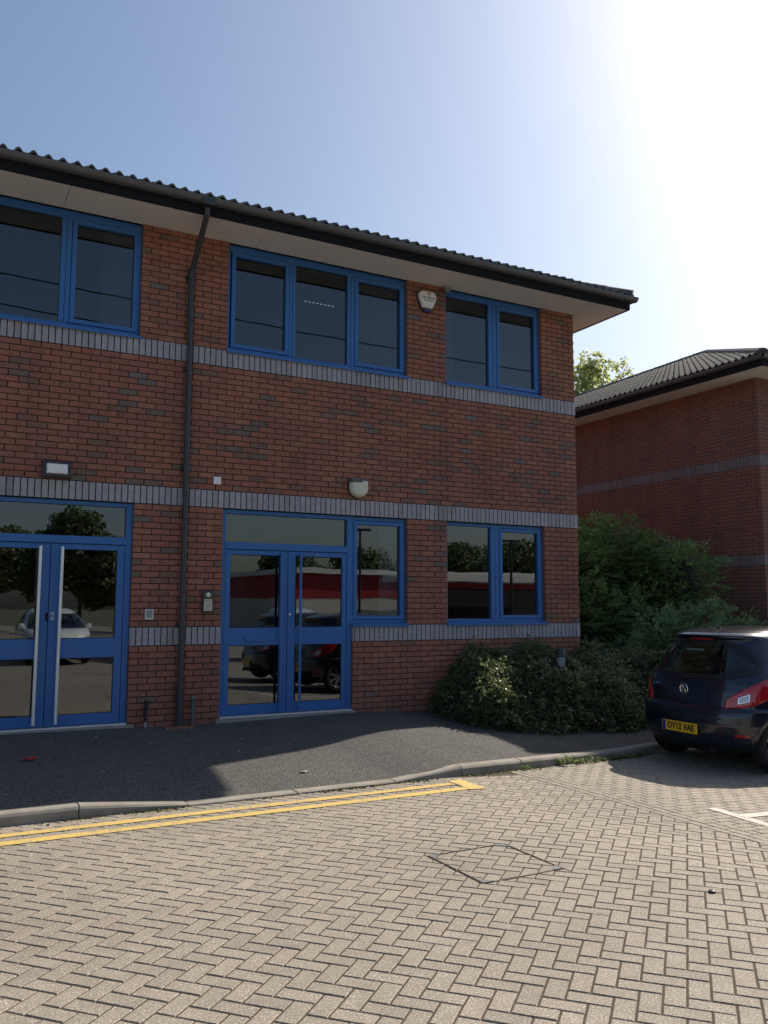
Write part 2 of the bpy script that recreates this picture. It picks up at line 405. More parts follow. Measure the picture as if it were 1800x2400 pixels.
# painted lines (draped a little proud of the blocks)
def strip(mb, p, q, w, n=24, dz=.0045):
    p, q = Vector(p), Vector(q); d = (q-p).normalized(); nrm = Vector((-d.y, d.x))*w/2
    e = [random.uniform(-.004,.004) for _ in range(2*n+4)]
    for i in range(n):
        a, b = p.lerp(q, i/n), p.lerp(q, (i+1)/n)
        k = [a-nrm*(1+e[i]*8), b-nrm*(1+e[i+1]*8), b+nrm*(1+e[n+i+1]*8), a+nrm*(1+e[n+i]*8)]
        mb.poly([(v.x, v.y, zroad(v.x)+dz) for v in k])
m = MB()
strip(m, (-13.2,-3.40), (-4.62,-3.40), .10, 60); strip(m, (-13.2,-3.625), (-4.48,-3.625), .11, 60)
for q in ([(-4.60,-3.30),(-4.42,-3.235),(-4.42,-3.70),(-4.62,-3.70)],):
    m.poly([(a,b,zroad(a)+.0065) for a, b in q])
struct(m.build('yellow_road_marking', YELLOW))
m = MB()
strip(m, (-2.91,-4.97), (-3.03,-5.95), .115, 12); strip(m, (-2.95,-5.30), (2.0,-5.20), .12, 20, .006)
struct(m.build('white_road_marking', WHITE))

# ------------------------------------------------------------------ brickwork
def bricks(mb, O, Ud, Nd, u0, u1, z0, nc, ch, par=0, holes=(), dep=.1, mi=0, bl=.225):
    """running-bond stretchers; u measured along Ud, joints locked to u=0; Nd = outward"""
    O, Ud, Nd = Vector(O), Vector(Ud), Vector(Nd)
    for c in range(nc):
        za, zb = z0+c*ch+.006, z0+(c+1)*ch-.006; off = bl/2 if (c+par) % 2 else 0
        spans = [(u0, u1)]
        for (a, b, h0, h1) in holes:
            if h0-.01 < (za+zb)/2 < h1+.01:
                ns = []
                for s, e in spans:
                    if b <= s or a >= e: ns.append((s, e)); continue
                    if a > s: ns.append((s, a))
                    if b < e: ns.append((b, e))
                spans = ns
        for s, e in spans:
            k = math.floor((s-off)/bl)
            while k*bl+off < e:
                a, b = max(s, k*bl+off+.006), min(e, (k+1)*bl+off-.006); k += 1
                if b-a < .02: continue
                j = random.gauss(0,.0012); t = random.gauss(0,.0009)
                n = len(mb.v)
                for (u, d, z) in ((a,j+t,za),(b,j-t,za),(b,-dep,za),(a,-dep,za),(a,j+t,zb),(b,j-t,zb),(b,-dep,zb),(a,-dep,zb)):
                    mb.v.append(tuple(O+Ud*u+Nd*d+Vector((0,0,z))))
                for q in ((3,2,1,0),(4,5,6,7),(0,1,5,4),(1,2,6,5),(3,0,4,7)): mb.f.append(tuple(n+i for i in q)); mb.mi.append(mi)
def soldiers(mb, O, Ud, Nd, u0, u1, z0, z1, holes=(), dep=.1, mi=0):
    O, Ud, Nd = Vector(O), Vector(Ud), Vector(Nd); spans = [(u0, u1)]
    for a, b in holes:
        ns = []
        for s, e in spans:
            if b <= s or a >= e: ns.append((s, e)); continue
            if a > s: ns.append((s, a))
            if b < e: ns.append((b, e))
        spans = ns
    for s, e in spans:
        k = math.floor(s/.075)
        while k*.075 < e-.003:
            a, b = max(s, k*.075+.0062), min(e, (k+1)*.075-.0062); k += 1
            if a-s < .02: a = s
            if e-b < .02: b = e
            if b-a < .015: continue
            j = random.gauss(.004,.0012); za, zb = z0+.006, z1-.006; n = len(mb.v)
            for (u, d, z) in ((a,j,za),(b,j,za),(b,-dep,za),(a,-dep,za),(a,j,zb),(b,j,zb),(b,-dep,zb),(a,-dep,zb)):
                mb.v.append(tuple(O+Ud*u+Nd*d+Vector((0,0,z))))
            for q in ((3,2,1,0),(4,5,6,7),(0,1,5,4),(1,2,6,5),(3,0,4,7)): mb.f.append(tuple(n+i for i in q)); mb.mi.append(mi)

XL = -13.5                          # modelled left end of the terrace
OPEN_U = [(-9.68,-6.97),(-5.855,-3.145),(-2.48,-.67)]
Z0, ZB0, ZB1, ZM0, ZM1, ZU0, ZU1, ZS = -.6, .90, 1.125, 2.615, 2.84, 4.455, 4.68, 6.15
DEPTH = 16.0
bld = thing('office_building', 'two storey red brick office with blue frames, grey brick bands and blue entrance doors', 'building', (0,0,0))
w = MB()
F0 = ((0,0,0),(1,0,0),(0,-1,0))
holesA = [(-9.68,-6.97,-.001,6),(-5.855,-4.02,-.001,6)]
holesA = [(-8.83,-6.97,-.04,6),(-5.855,-4.0,-.04,6)]
bricks(w, *F0, XL, 0, Z0, 20, .075, 0, holesA)
holesC = [(a,b,0,9) for a, b in OPEN_U]
bricks(w, *F0, XL, 0, ZB1, 20, (ZM0-ZB1)/20, 1, holesC)
bricks(w, *F0, XL, 0, ZM1, 22, (ZU0-ZM1)/22, 1)
bricks(w, *F0, XL, 0, ZU1, 20, (ZS-ZU1)/20, 0, holesC)
S0 = ((0,0,0),(0,1,0),(1,0,0))
for z0_, nc, ch in ((Z0,20,.075),(ZB1,20,(ZM0-ZB1)/20),(ZM1,22,(ZU0-ZM1)/22),(ZU1,20,(ZS-ZU1)/20)):
    bricks(w, *S0, .105, DEPTH, z0_, nc, ch, 1)
nb = len(w.f)
# mortar body, set 7 mm behind the brick faces and away from the reveals
def body(x0, x1, z0, z1): w.box(x0, x1, .011, .28, z0, z1, 1)
e = .006
for (a, b) in ((XL,-8.83-e),(-6.97+e,-5.855-e),(-4.0+e,-.007)): body(a, b, Z0, ZB1)
for (a, b) in ((-8.83-e,-6.97+e),(-5.855-e,-4.0+e)): body(a, b, Z0, -.06)
for (a, b) in ((XL,-9.68-e),(-6.97+e,-5.855-e),(-3.145+e,-2.48-e),(-.67+e,-.007)): body(a, b, ZB1, ZM0+e); body(a, b, ZU1-e, ZS+.1)
body(XL, -.007, ZM0+e, ZU1-e)
w.box(-.28,-.007,.28,DEPTH,Z0,ZS+.1,1); w.box(XL,-.28,DEPTH-.28,DEPTH,Z0,ZS+.1,1); w.box(XL-.02,XL+.26,.0065,DEPTH,Z0,ZS+.1,1)
wall = w.build('wall', [RED, MORTAR], bld)
for z0_, z1_, hs in ((ZB0,ZB1,[(-8.83,-6.97),(-5.855,-4.0)]),(ZM0,ZM1,[]),(ZU0,ZU1,[])):
    q = MB(); soldiers(q, *F0, XL, 0, z0_, z1_, hs); soldiers(q, *S0, .105, DEPTH, z0_, z1_)
    spans = [(XL,-.004)]
    for a, b in hs:
        spans = [t for s, f_ in spans for t in (((s, min(f_, a-.006)) if a > s else None), ((max(s, b+.006), f_) if b < f_ else None)) if t]
    for s, f_ in spans: q.box(s, f_, .0055, .02, z0_+.001, z1_-.001, 1)
    q.box(-.02,-.0055,.02,DEPTH-.01,z0_+.001,z1_-.001,1)
    q.build('brick_band', [BLUEB, MORTARD], bld)

# eaves
OV = .62
def eaves(parent, x0, x1, y0, y1, zs, xl_open=True):
    """soffit, fascia, gutter round front (y0) and right side (x1) of a plan rectangle; x0..x1 wall line"""
    q = MB(); fx, fy = x1+OV, y0-OV
    q.box(x0, fx, fy, y0+.02, zs, zs+.03); q.box(x1-.02, fx, y0+.021, y1, zs, zs+.03)
    for k in range(int((fx-x0)/2.43)+1):       # board joints
        pass
    q.build('soffit', SOFFIT, parent)
    return fx, fy
def soffit(parent, segs, zs, vertical_joints):
    q = MB()
    for s in segs: q.box(*s, zs, zs+.03)
    return q.build('soffit', SOFFIT, parent)
jx = [-13.5,-10.35,-7.925,-5.5,-3.07,-.64,.0]
segs = [(a+.003,b-.003,-OV,.02) for a, b in zip(jx, jx[1:])]+[(.003,OV,-OV,.02)]+[(-.01,OV,.026+2.43*k,.02+2.43*(k+1)) for k in range(6)]
soffit(bld, segs, ZS, None)
q = MB(); q.box(XL, OV+.02, -OV-.022, -OV+.002, ZS-.012, ZS+.175); q.box(OV+.0005, OV+.024, -OV+.0025, DEPTH, ZS-.012, ZS+.175); q.build('fascia', FASCIA, bld)
def gutter(parent, pts_list, zt, brackets):
    q = MB()
    for (p, d, nrm, ln) in pts_list:
        p, d, nrm = Vector(p), Vector(d), Vector(nrm)
        prof = [(0,.0),(0,-.064),(.05,-.07),(.085,-.058),(.104,-.03),(.112,-.006),(.112,.0),(.106,.002),(.100,-.026),(.08,-.05),(.05,-.062),(.006,-.06),(.006,.0)]
        A = [p+nrm*a+Vector((0,0,zt+b)) for a, b in prof]; B = [v+d*ln for v in A]; q.prism(A, B)
        k = .45
        while k < ln:                      # union clips
            wd = .09 if int(k*10) % 3 == 0 else .03
            pr = [(a*1.0+(.004 if a > .01 else 0), b-(.004 if b < -.01 else -.004)) for a, b in prof[:7]]
            A = [p+d*k+nrm*a+Vector((0,0,zt+b)) for a, b in pr]; B = [v+d*wd for v in A]; q.prism(A, B); k += .9
    return q.build('gutter', GUTTER, parent, smooth=True)
gutter(bld, [((XL,-OV-.0225,0),(1,0,0),(0,-1,0),OV+.11-XL),((OV+.0245,-OV-.08,0),(0,1,0),(1,0,0),DEPTH)], ZS+.178, None)

TANP = .412
def tiled_plane(mb, E0, Ud, Nup, ulen, vmax_fn, seg=.155, gauge=.345):
    """rolled tiles: u along the eave, v up the slope (plan distance), sampled with real rolls and stepped courses"""
    E0, Ud, Nup = Vector(E0), Vector(Ud), Vector(Nup)
    nu = int(ulen/seg)*8; us = [ulen*i/nu for i in range(nu+1)]
    vm = max(vmax_fn(u) for u in us); nv = int(vm/gauge)+1
    def prof(u):
        t = (u/seg) % 1.0
        return .046*max(0, math.sin(math.pi*min(1, t/.55)))**.8 if t < .55 else -.004*math.sin(math.pi*(t-.55)/.45)
    P = [prof(u) for u in us]; base = len(mb.v); rows = []
    for k in range(nv):
        for (vv, lift) in ((k*gauge,.022),((k+1)*gauge,.0)):
            row = len(mb.v)
            for u, h in zip(us, P):
                v = min(vv, vmax_fn(u)); jit = .004*math.sin(k*12.9+int(u/.31)*78.2)
                p = E0+Ud*u+Nup*v+Vector((0,0,v*TANP+h+lift+jit)); mb.v.append(tuple(p))
            rows.append(row)
    for a, b in zip(rows, rows[1:]):
        for i in range(nu):
            mb.f.append((a+i, a+i+1, b+i+1, b+i)); mb.mi.append(0)
    n0 = rows[0]                        # tile butt ends
    for i in range(nu):
        p, r_ = mb.v[n0+i], mb.v[n0+i+1]; n = len(mb.v)
        mb.v += [(p[0],p[1],p[2]-.03),(r_[0],r_[1],r_[2]-.03)]; mb.f.append((n, n+1, n0+i+1, n0+i)); mb.mi.append(0)
def hip_roof(parent, x0, x1, y0, y1, ze, hip_left, hip_right, caps=True):
    q = MB(); hd = (y1-y0)/2; L = x1-x0
    def vf(u):
        v = hd
        if hip_right: v = min(v, L-u)
        if hip_left: v = min(v, u)
        return max(v, 0)
    tiled_plane(q, (x0,y0,ze), (1,0,0), (0,1,0), L, vf)
    n = len(q.v); zr = ze+hd*TANP
    xr = x1-(hd if hip_right else 0); xlft = x0+(hd if hip_left else 0)
    if hip_right: tiled_plane(q, (x1,y0,ze), (0,1,0), (-1,0,0), y1-y0, lambda u: max(0, min(u, y1-y0-u, hd)))
    if hip_left: tiled_plane(q, (x0,y1,ze), (0,-1,0), (1,0,0), y1-y0, lambda u: max(0, min(u, y1-y0-u, hd)))
    q.poly([(xlft,y0+hd,zr),(xr,y0+hd,zr),(x1,y1,ze),(x0,y1,ze)][::-1])
    q.poly([(x0,y0,ze-.03),(x1,y0,ze-.03),(x1,y1,ze-.03),(x0,y1,ze-.03)][::-1])
    rf = q.build('roof', TILE, parent, smooth=True)
    h = MB()
    def caps_line(a, b):
        a, b = Vector(a), Vector(b); ln = (b-a).length; k = max(1, int(ln/.42)); d = (b-a)/k
        for i in range(k):
            p = a+d*i; t = d.normalized(); s_ = t.cross(Vector((0,0,1))).normalized(); up = s_.cross(t); A = []; B = []
            for j in range(9):
                th = math.pi*j/8; o_ = s_*math.cos(th)*.125+up*(math.sin(th)*.115-.02)
                A.append(p+o_); B.append(p+d*1.04+o_*.92)
            n = len(h.v); h.v += [tuple(v) for v in A+B]
            for j in range(8): h.f.append((n+j, n+j+1, n+9+j+1, n+9+j)); h.mi.append(0)
            h.f.append(tuple(n+j for j in range(9))); h.mi.append(0)
    if hip_right: caps_line((x1-.02,y0+.02,ze+.02),(xr,y0+hd,zr+.02)); caps_line((x1-.02,y1-.02,ze+.02),(xr,y0+hd,zr+.02))
    if hip_left: caps_line((x0+.02,y0+.02,ze+.02),(xlft,y0+hd,zr+.02)); caps_line((x0+.02,y1-.02,ze+.02),(xlft,y0+hd,zr+.02))
    caps_line((xlft,y0+hd,zr+.02),(xr,y0+hd,zr+.02))
    h.build('ridge_tiles', TILE, rf, smooth=True)
hip_roof(bld, XL, OV+.07, -OV-.07, DEPTH+OV, ZS+.198, False, True)

# interior shell
q = MB()
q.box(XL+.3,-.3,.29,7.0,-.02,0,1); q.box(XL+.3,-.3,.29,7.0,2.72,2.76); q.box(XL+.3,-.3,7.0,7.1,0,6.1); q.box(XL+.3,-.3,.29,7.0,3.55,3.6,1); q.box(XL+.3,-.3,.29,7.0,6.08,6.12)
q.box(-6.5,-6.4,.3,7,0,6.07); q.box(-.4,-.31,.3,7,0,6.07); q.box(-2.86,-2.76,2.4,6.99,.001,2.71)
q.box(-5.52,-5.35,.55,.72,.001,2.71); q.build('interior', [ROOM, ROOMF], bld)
def blind(x0, x1, z0, z1, y=.2, mat=BLIND, tilt=0.35):
    b = MB(); x = x0
    while x < x1-.03:
        wd = min(.089, x1-x); c = x+wd/2; a = tilt
        dx, dy = wd/2*math.cos(a), wd/2*math.sin(a)
        b.prism([(c-dx,y-dy,z0),(c+dx,y+dy,z0),(c+dx,y+dy+.002,z0),(c-dx,y-dy+.002,z0)], [(c-dx,y-dy,z1),(c+dx,y+dy,z1),(c+dx,y+dy+.002,z1),(c-dx,y-dy+.002,z1)]); x += .08
    return b.build('vertical_blind', mat, bld)
BLINDD = simple('grey_blind', (.48,.48,.50), .85)
blind(-7.42,-7.0,4.75,6.05,.16,BLIND,.1); blind(-3.86,-3.2,4.75,6.05,.17,BLIND,.25); blind(-2.47,-2.24,4.75,6.05,.19,BLIND,.1); blind(-1.5,-.7,4.75,6.05,.3,BLINDD,.2)
blind(-3.5,-3.2,1.2,2.6,.2,BLINDD,.1); blind(-2.38,-2.28,1.2,2.6,.22,BLINDD,.9)

LITE = NT('ceiling_tube'); LITE.set(Base_Color=(.8,.8,.8)); LITE.b.inputs['Emission Color'].default_value = (1,.97,.9,1); LITE.b.inputs['Emission Strength'].default_value = 1.3
q = MB(); q.box(-4.3,-3.7,1.13,1.33,6.03,6.08); fit = q.build('ceiling_light', ROOM, bld)
q = MB()
for k in range(8):
    q = MB(); q.box(-4.25+.066*k,-4.22+.066*k,1.228,1.242,6.024,6.0295); q.build('louvre', LITE.m, fit)
# ------------------------------------------------------------------ windows and doors
def window(x0, x1, z0, z1, lights, ytop=None, sill=True, name='window'):
    """lights: list of (xa, xb, kind) glass limits; kind c = casement with its own sash, f = fixed"""
    fr = MB(); YF, YB = .062, .13; fb, ft = z0+.022, z1-.002
    zb, zt = fb+.045, ft-(.095 if z0 > 3 else .05)
    fr.box(x0+.002, x1-.002, YF, YB, fb, zb); fr.box(x0+.002, x1-.002, YF, YB, zt, ft)
    fr.box(x0+.002, x0+.045, YF, YB, zb, zt); fr.box(x1-.045, x1-.002, YF, YB, zb, zt)
    cells = []
    for i in range(len(lights)-1):
        a = lights[i][1]+(.058 if lights[i][2] == 'c' else 0); b = lights[i+1][0]-(.058 if lights[i+1][2] == 'c' else 0)
        fr.box(a, b, YF-.004, YB, zb, zt)
        if b-a > .08: fr.box((a+b)/2-.004, (a+b)/2+.004, YF-.0055, YF, zb, zt, 1)
    o = fr.build(name, [BLUE, GROOVE], bld, bevel=.003)
    for xa, xb, kd in lights:
        if kd == 'c':
            s = MB(); g = .006; a, b, c, d = xa-.058+g, xb+.058-g, zb+g, zt-g
            s.box(a, b, YF-.012, YB-.01, c, c+.05); s.box(a, b, YF-.012, YB-.01, d-.05, d)
            s.box(a, xa, YF-.012, YB-.01, c+.05, d-.05); s.box(xb, b, YF-.012, YB-.01, c+.05, d-.05)
            s.box(xa-.004, xb+.004, YF+.012, YF+.016, c+.046, c+.052, 1); s.build('sash', [BLUE, GROOVE], o, bevel=.003)
            gk = MB(); gk.box(a-.02, b+.02, YB-.03, YB-.02, zb-.01, zt+.01); 
            gz0, gz1 = c+.048, d-.048
        else: gz0, gz1 = zb-.003, zt+.003
        p = MB(); p.box(xa-.003, xb+.003, .098, .104, gz0, gz1); p.build('pane', GLASSU if z0 > 3 else GLASS, o)
    if sill:
        s = MB(); s.prism([(x0-.012,.07,z0+.026),(x0-.012,-.028,z0+.012),(x0-.012,-.034,z0+.008),(x0-.012,-.034,z0-.026),(x0-.012,-.028,z0-.026),(x0-.012,-.026,z0+.003),(x0-.012,.07,z0+.018)],
                          [(x1+.012,.07,z0+.026),(x1+.012,-.028,z0+.012),(x1+.012,-.034,z0+.008),(x1+.012,-.034,z0-.026),(x1+.012,-.028,z0-.026),(x1+.012,-.026,z0+.003),(x1+.012,.07,z0+.018)])
        s.build('sill', BLUE, o)
    return o
window(-5.855,-3.145,ZU1,ZS,[(-5.74,-5.03,'c'),(-4.88,-4.09,'f'),(-3.92,-3.235,'c')])
window(-2.48,-.67,ZU1,ZS,[(-2.44,-1.66,'f'),(-1.45,-.77,'c')])
window(-9.68,-6.97,ZU1,ZS,[(-9.57,-8.9,'c'),(-8.73,-7.92,'f'),(-7.745,-7.06,'c')])
window(-2.48,-.67,ZB1,ZM0,[(-2.44,-1.66,'f'),(-1.45,-.77,'c')])
window(-4.005,-3.145,ZB1,ZM0,[(-3.92,-3.235,'c')])
window(-9.68,-8.83,ZB1,ZM0,[(-9.57,-8.92,'c')])

def entrance(xa, xb, gap, hl, hr, chrome, letter, zlow):
    """door frame with fanlight and a pair of glazed leaves; xa..xb opening, gap = meeting line"""
    f = MB(); Y0, Y1 = .045, .13; zt = ZM0-.004
    f.box(xa+.002, xa+.055, Y0, Y1, -.0, zt); f.box(xb-.075, xb-.002, Y0, Y1, 0, zt)
    f.box(xa+.055, xb-.075, Y0, Y1, zt-.05, zt); f.box(xa+.055, xb-.075, Y0-.008, Y1, 2.105, 2.195)
    o = f.build('door_frame', BLUE, bld, bevel=.003)
    p = MB(); p.box(xa+.05, xb-.07, .095, .101, 2.19, zt-.045); p.build('pane', GLASS, o)
    t = MB(); t.box(xa+.01, xb-.01, -.012, .12, -.012, .006); t.build('threshold', ALU2, o)
    for side, (a, b) in enumerate(((xa+.06, gap-.004), (gap+.004, xb-.08))):
        d = MB(); y0, y1 = .052, .1; st = .068 if not chrome else .085; sm = .105 if not chrome else .115
        l, r = (st, sm) if side == 0 else (sm, st)
        zb_, z1_, z2_, z3_, ze_ = .012, .135, zlow, zlow+.225, 2.098
        for z_a, z_b in ((zb_, z1_), (z2_, z3_), (2.035, ze_)): d.box(a, b, y0, y1, z_a, z_b)
        for s_, e_ in ((a, a+l), (b-r, b)):
            d.box(s_, e_, y0, y1, z1_, z2_); d.box(s_, e_, y0, y1, z3_, 2.035)
        for z_a, z_b in ((z1_, z2_), (z3_, 2.035)):      # dark gasket rings round the glass
            i0, i1 = a+l, b-r
            d.box(i0, i1, y0+.016, y0+.022, z_a, z_a+.007, 1); d.box(i0, i1, y0+.016, y0+.022, z_b-.007, z_b, 1)
            d.box(i0, i0+.007, y0+.016, y0+.022, z_a+.007, z_b-.007, 1); d.box(i1-.007, i1, y0+.016, y0+.022, z_a+.007, z_b-.007, 1)
        dr = d.build('door', [BLUE, GROOVE], bld, bevel=.0025)
        for z_a, z_b in ((z1_, z2_), (z3_, 2.035)):
            p = MB(); p.box(a+l-.003, b-r+.003, .074, .08, z_a-.003, z_b+.003); p.build('pane', GLASS, dr)
        hx = (hl, hr)[side]; h = MB(); rr = .019 if chrome else .017; yy = -.02
        h.tube([(hx,yy,.045),(hx,yy,2.06)], rr, 14)
        for zz in ((.2,1.05,1.9) if chrome else (.06,2.05)): h.tube([(hx,yy+.004,zz),(hx,.056,zz)], rr*.7, 10)
        if not chrome: pass
        h.build('handle', ALU2 if chrome else BLUE, dr, smooth=True)
        if letter and side == 0:
            n = MB(); n.box(a+.275, a+.565, .038, .0515, zlow+.055, zlow+.13); n.box(a+.29, a+.55, .034, .0375, zlow+.07, zlow+.115); n.box(a+.275,a+.565,.03,.038,zlow+.048,zlow+.0545); n.build('letter_plate', BLUE, dr, bevel=.002)
        if chrome and side == 0:
            n = MB(); n.box(gap-.03, gap-.005, .043, .0515, 1.2, 1.3); n.build('lock', GROOVE, dr)
        if chrome and side == 1:
            n = MB(); n.box(gap+.03,gap+.06,.04,.0515,1.22,1.30); n.box(gap+.038,gap+.052,.036,.0399,1.235,1.285,1); n.build('lock', [PAPER, GROOVE], dr)
        if not chrome and side == 1:
            n = MB(); n.tube([(gap+.03,.0515,1.27),(gap+.03,.036,1.27)], .014, 12); n.build('lock', [ALU], dr); n = MB(); n.tube([(gap+.42,.0515,2.06),(gap+.42,.045,2.06)],.008,8); n.build('screw', [ALU], dr)
entrance(-5.855,-4.0,-4.94,-5.055,-4.785,False,True,.875)
entrance(-8.83,-6.97,-7.885,-8.005,-7.768,True,False,.775)
# concrete steps under the thresholds
for x0_, x1_ in ((-5.90,-3.97),(-8.9,-6.9)):
    q = MB(); q.box(x0_,x1_,-.047,.1,-.25,-.014); q.build('door_step', STEPC, bld, bevel=.008)

# downpipe with swan neck
q = MB(); XP = -6.36
q.tube([(XP,-.68,ZS+.06),(XP,-.68,ZS-.02),(XP,-.62,ZS-.07),(XP,-.14,ZS-.47),(XP,-.062,ZS-.56),(XP,-.058,ZS-.66)], .036, 14)
q.tube([(XP,-.058,ZS-.62),(XP,-.058,.0)], .036, 14); q.tube([(XP,-.06,.4),(XP,-.06,-.07)], .044, 14)
for zz in (5.52,4.33,3.06,1.12,.36): q.tube([(XP,-.058,zz),(XP,-.058,zz+.05)], .046, 14); q.box(XP-.065,XP+.065,-.03,-.003,zz,zz+.05)
q.tube([(XP,-.05,ZS-.6),(XP,-.05,ZS-.5)], .046, 14)
q.box(XP-.075,XP+.075,-.762,-.646,ZS+.075,ZS+.165); q.build('downpipe', BLACKPL, bld, smooth=True)

# ------------------------------------------------------------------ things fixed to the front
def bulkhead():
    t = thing('wall_light', 'black rectangular bulkhead light with white lens above the left entrance', 'wall light', (-7.875,0,2.84), 0, 'outdoor wall lights')
    b = MB(); b.box(-.155,.155,-.075,.002,.015,.2); b.box(-.15,.15,-.09,-.0755,.02,.195)
    for sx in (-1,1):
        for z in (.02,.195): b.tube([(sx*.158,-.02,z),(sx*.158,-.09,z)], .012, 8)
    b.build('housing', BLACKPL, t, bevel=.01); l = MB(); l.prism([(-.118,-.0905,.05),(.118,-.0905,.05),(.118,-.0905,.172),(-.118,-.0905,.172)][::-1],[(-.105,-.115,.06),(.105,-.115,.06),(.105,-.115,.162),(-.105,-.115,.162)][::-1]); l.build('lens', simple('opal_lens',(.82,.83,.82),.3), t, bevel=.006)
bulkhead()
def dlight():
    t = thing('wall_light', 'round bottomed wall light with cream lens and dark cap above the blue doors', 'wall light', (-3.96,0,2.86), 0, 'outdoor wall lights')
    lens = simple('dirty_cream_lens', (.62,.62,.50), .35, .25, 10)
    def outline(s, n=20): return [(s*.14*math.cos(math.pi+math.pi*i/n), .125+s*.125*math.sin(math.pi+math.pi*i/n)) for i in range(n+1)]+[(s*.14,.235*s+.01),(-s*.14,.235*s+.01)]
    b = MB(); o_ = outline(1.0); b.prism([(x,.003,z) for x, z in o_],[(x,-.05,z) for x, z in o_]); b.build('base', BLACKPL, t)
    l = MB(); n = 8; prev = None
    rings = [[(x*s, y, .125+(z-.125)*s) for x, z in outline(1.0)] for y, s in ((-.0505,.985),(-.075,.97),(-.1,.92),(-.118,.82),(-.128,.6))]
    for a, c in zip(rings, rings[1:]): l.prism(a, c, cap=False)
    l.poly(rings[-1]); l.build('lens', lens, t, smooth=True)
    c = MB(); c.box(-.145,.03,-.135,-.001,.205,.262); c.box(.03,.146,-.1,-.001,.22,.262); c.build('cap', simple('cap_grey',(.09,.105,.115),.5), t, bevel=.012)
dlight()
t = thing('sensor_box', 'small white square sensor box above the intercom', 'sensor', (-5.95,0,2.96))
b = MB(); b.box(-.048,.048,-.035,.002,-.048,.048); b.build('cover', simple('white_plastic',(.8,.81,.84),.35), t, bevel=.006)
b = MB(); b.tube([(0,-.0355,-.02),(0,-.037,-.02)],.006,10); b.build('led', BLACKPL, t)
t = thing('alarm_box', 'white shield shaped burglar alarm box under the eaves', 'alarm box', (-2.83,0,5.88))
shp = [(-.09,.135),(.09,.135),(.135,.11),(.155,.06),(.15,.02),(.085,-.13),(-.085,-.13),(-.15,.02),(-.155,.06),(-.135,.11)]
b = MB(); b.prism([(x*1.06,.002,z*1.06) for x,z in shp][::-1],[(x*1.06,-.03,z*1.06) for x,z in shp][::-1]); b.build('backplate', BLACKPL, t)
WPL = simple('alarm_white', (.74,.74,.71), .4)
b = MB(); b.prism([(x,-.0305,z) for x,z in shp][::-1],[(x*.93,-.075,z*.93) for x,z in shp][::-1]); b.build('cover', WPL, t, bevel=.006)
MT = lambda x, y, z, s=1: Matrix.Translation((x,y,z)) @ Matrix.Rotation(R(90),4,'X')
b = MB(); text_mb(b, 'Fort Alarms', .046, MT(.01,-.0765,.03), 0, .001, .0006); 
b.build('lettering', simple('alarm_text', (.06,.035,.04), .5), t)
b = MB()
for k in range(11):
    if k not in (3, 7): b.box(-.075+.015*k,-.064+.015*k,-.0775,-.0765,-.022,-.004)
b.build('telephone_line', simple('alarm_green', (.12,.17,.14), .5), t)
b = MB(); b.prism([(-.03,-.0765,.07),(-.02,-.0765,.07),(.0,-.0765,.115),(-.008,-.0765,.115)],[(-.03,-.0785,.07),(-.02,-.0785,.07),(.0,-.0785,.115),(-.008,-.0785,.115)]); b.prism([(0,-.0765,.07),(.01,-.0765,.07),(.03,-.0765,.115),(.02,-.0765,.115)],[(0,-.0785,.07),(.01,-.0785,.07),(.03,-.0785,.115),(.02,-.0785,.115)]); b.prism([(.022,-.0765,.07),(.034,-.0765,.07),(.04,-.0765,.1),(.03,-.0765,.1)],[(.022,-.0785,.07),(.034,-.0785,.07),(.04,-.0785,.1),(.03,-.0785,.1)])
b.build('emblem', simple('alarm_red',(.3,.03,.03),.5), t)
b = MB(); b.prism([(-.07,-.0,-.139),(.07,-.0,-.139),(.07,-.07,-.139),(-.07,-.07,-.139)][::-1],[(-.055,-.0,-.185),(.055,-.0,-.185),(.055,-.055,-.185),(-.055,-.055,-.185)][::-1]); b.build('strobe', simple('blue_strobe',(.02,.03,.14),.2), t, bevel=.01)
t = thing('security_camera', 'small grey dome camera in the corner under the eaves', 'camera', (-2.49,-.065,ZS))
b = MB(); b.tube([(0,0,0),(0,0,-.04)], .062, 18); b.build('mount', simple('cam_grey',(.3,.31,.33),.4), t, smooth=True)
b = MB(); pr = [(.055,-.0405),(.053,-.06),(.044,-.085),(.027,-.104),(.006,-.11)]; b.tube([(0,0,z) for r_, z in pr], [r_ for r_, z in pr], 18); b.build('dome', simple('cam_dome',(.16,.165,.19),.2), t, smooth=True)
t = thing('intercom', 'tall dark door intercom with steel face and camera eye beside the blue doors', 'intercom', (-6.04,0,1.43))
b = MB(); b.box(-.07,.07,-.05,.002,-.14,.14); b.build('housing', BLACKPL, t, bevel=.006)
STEEL = simple('intercom_steel', (.62,.58,.5), .3, .15, 20, Metallic=.7)
b = MB(); b.box(-.052,.052,-.056,-.0505,-.112,-.002); b.box(-.052,.052,-.056,-.0505,.003,.016); b.box(-.052,.052,-.056,-.0505,.021,.032); b.build('panel', STEEL, t)
b = MB(); b.box(-.052,.052,-.0545,-.0505,.037,.118); b.build('hood', simple('intercom_green',(.10,.13,.05),.15), t)
b = MB(); b.tube([(0,-.0548,.085),(0,-.066,.085),(0,-.074,.085)], [.03,.026,.012], 18); b.build('camera_eye', simple('eye_glass',(.75,.75,.8),.1), t, smooth=True)
b = MB()
for i in range(3):
    for j in range(4): b.box(-.036+.026*i,-.018+.026*i,-.0595,-.0565,-.1+.022*j,-.085+.022*j)
b.build('keys', simple('intercom_key',(.35,.33,.28),.35), t)
t = thing('keypad', 'small square white keypad with dark buttons between the doors', 'keypad', (-6.75,0,1.275))
b = MB(); b.box(-.05,.05,-.022,.002,-.062,.062); b.build('housing', simple('keypad_white',(.7,.7,.68),.4), t, bevel=.004)
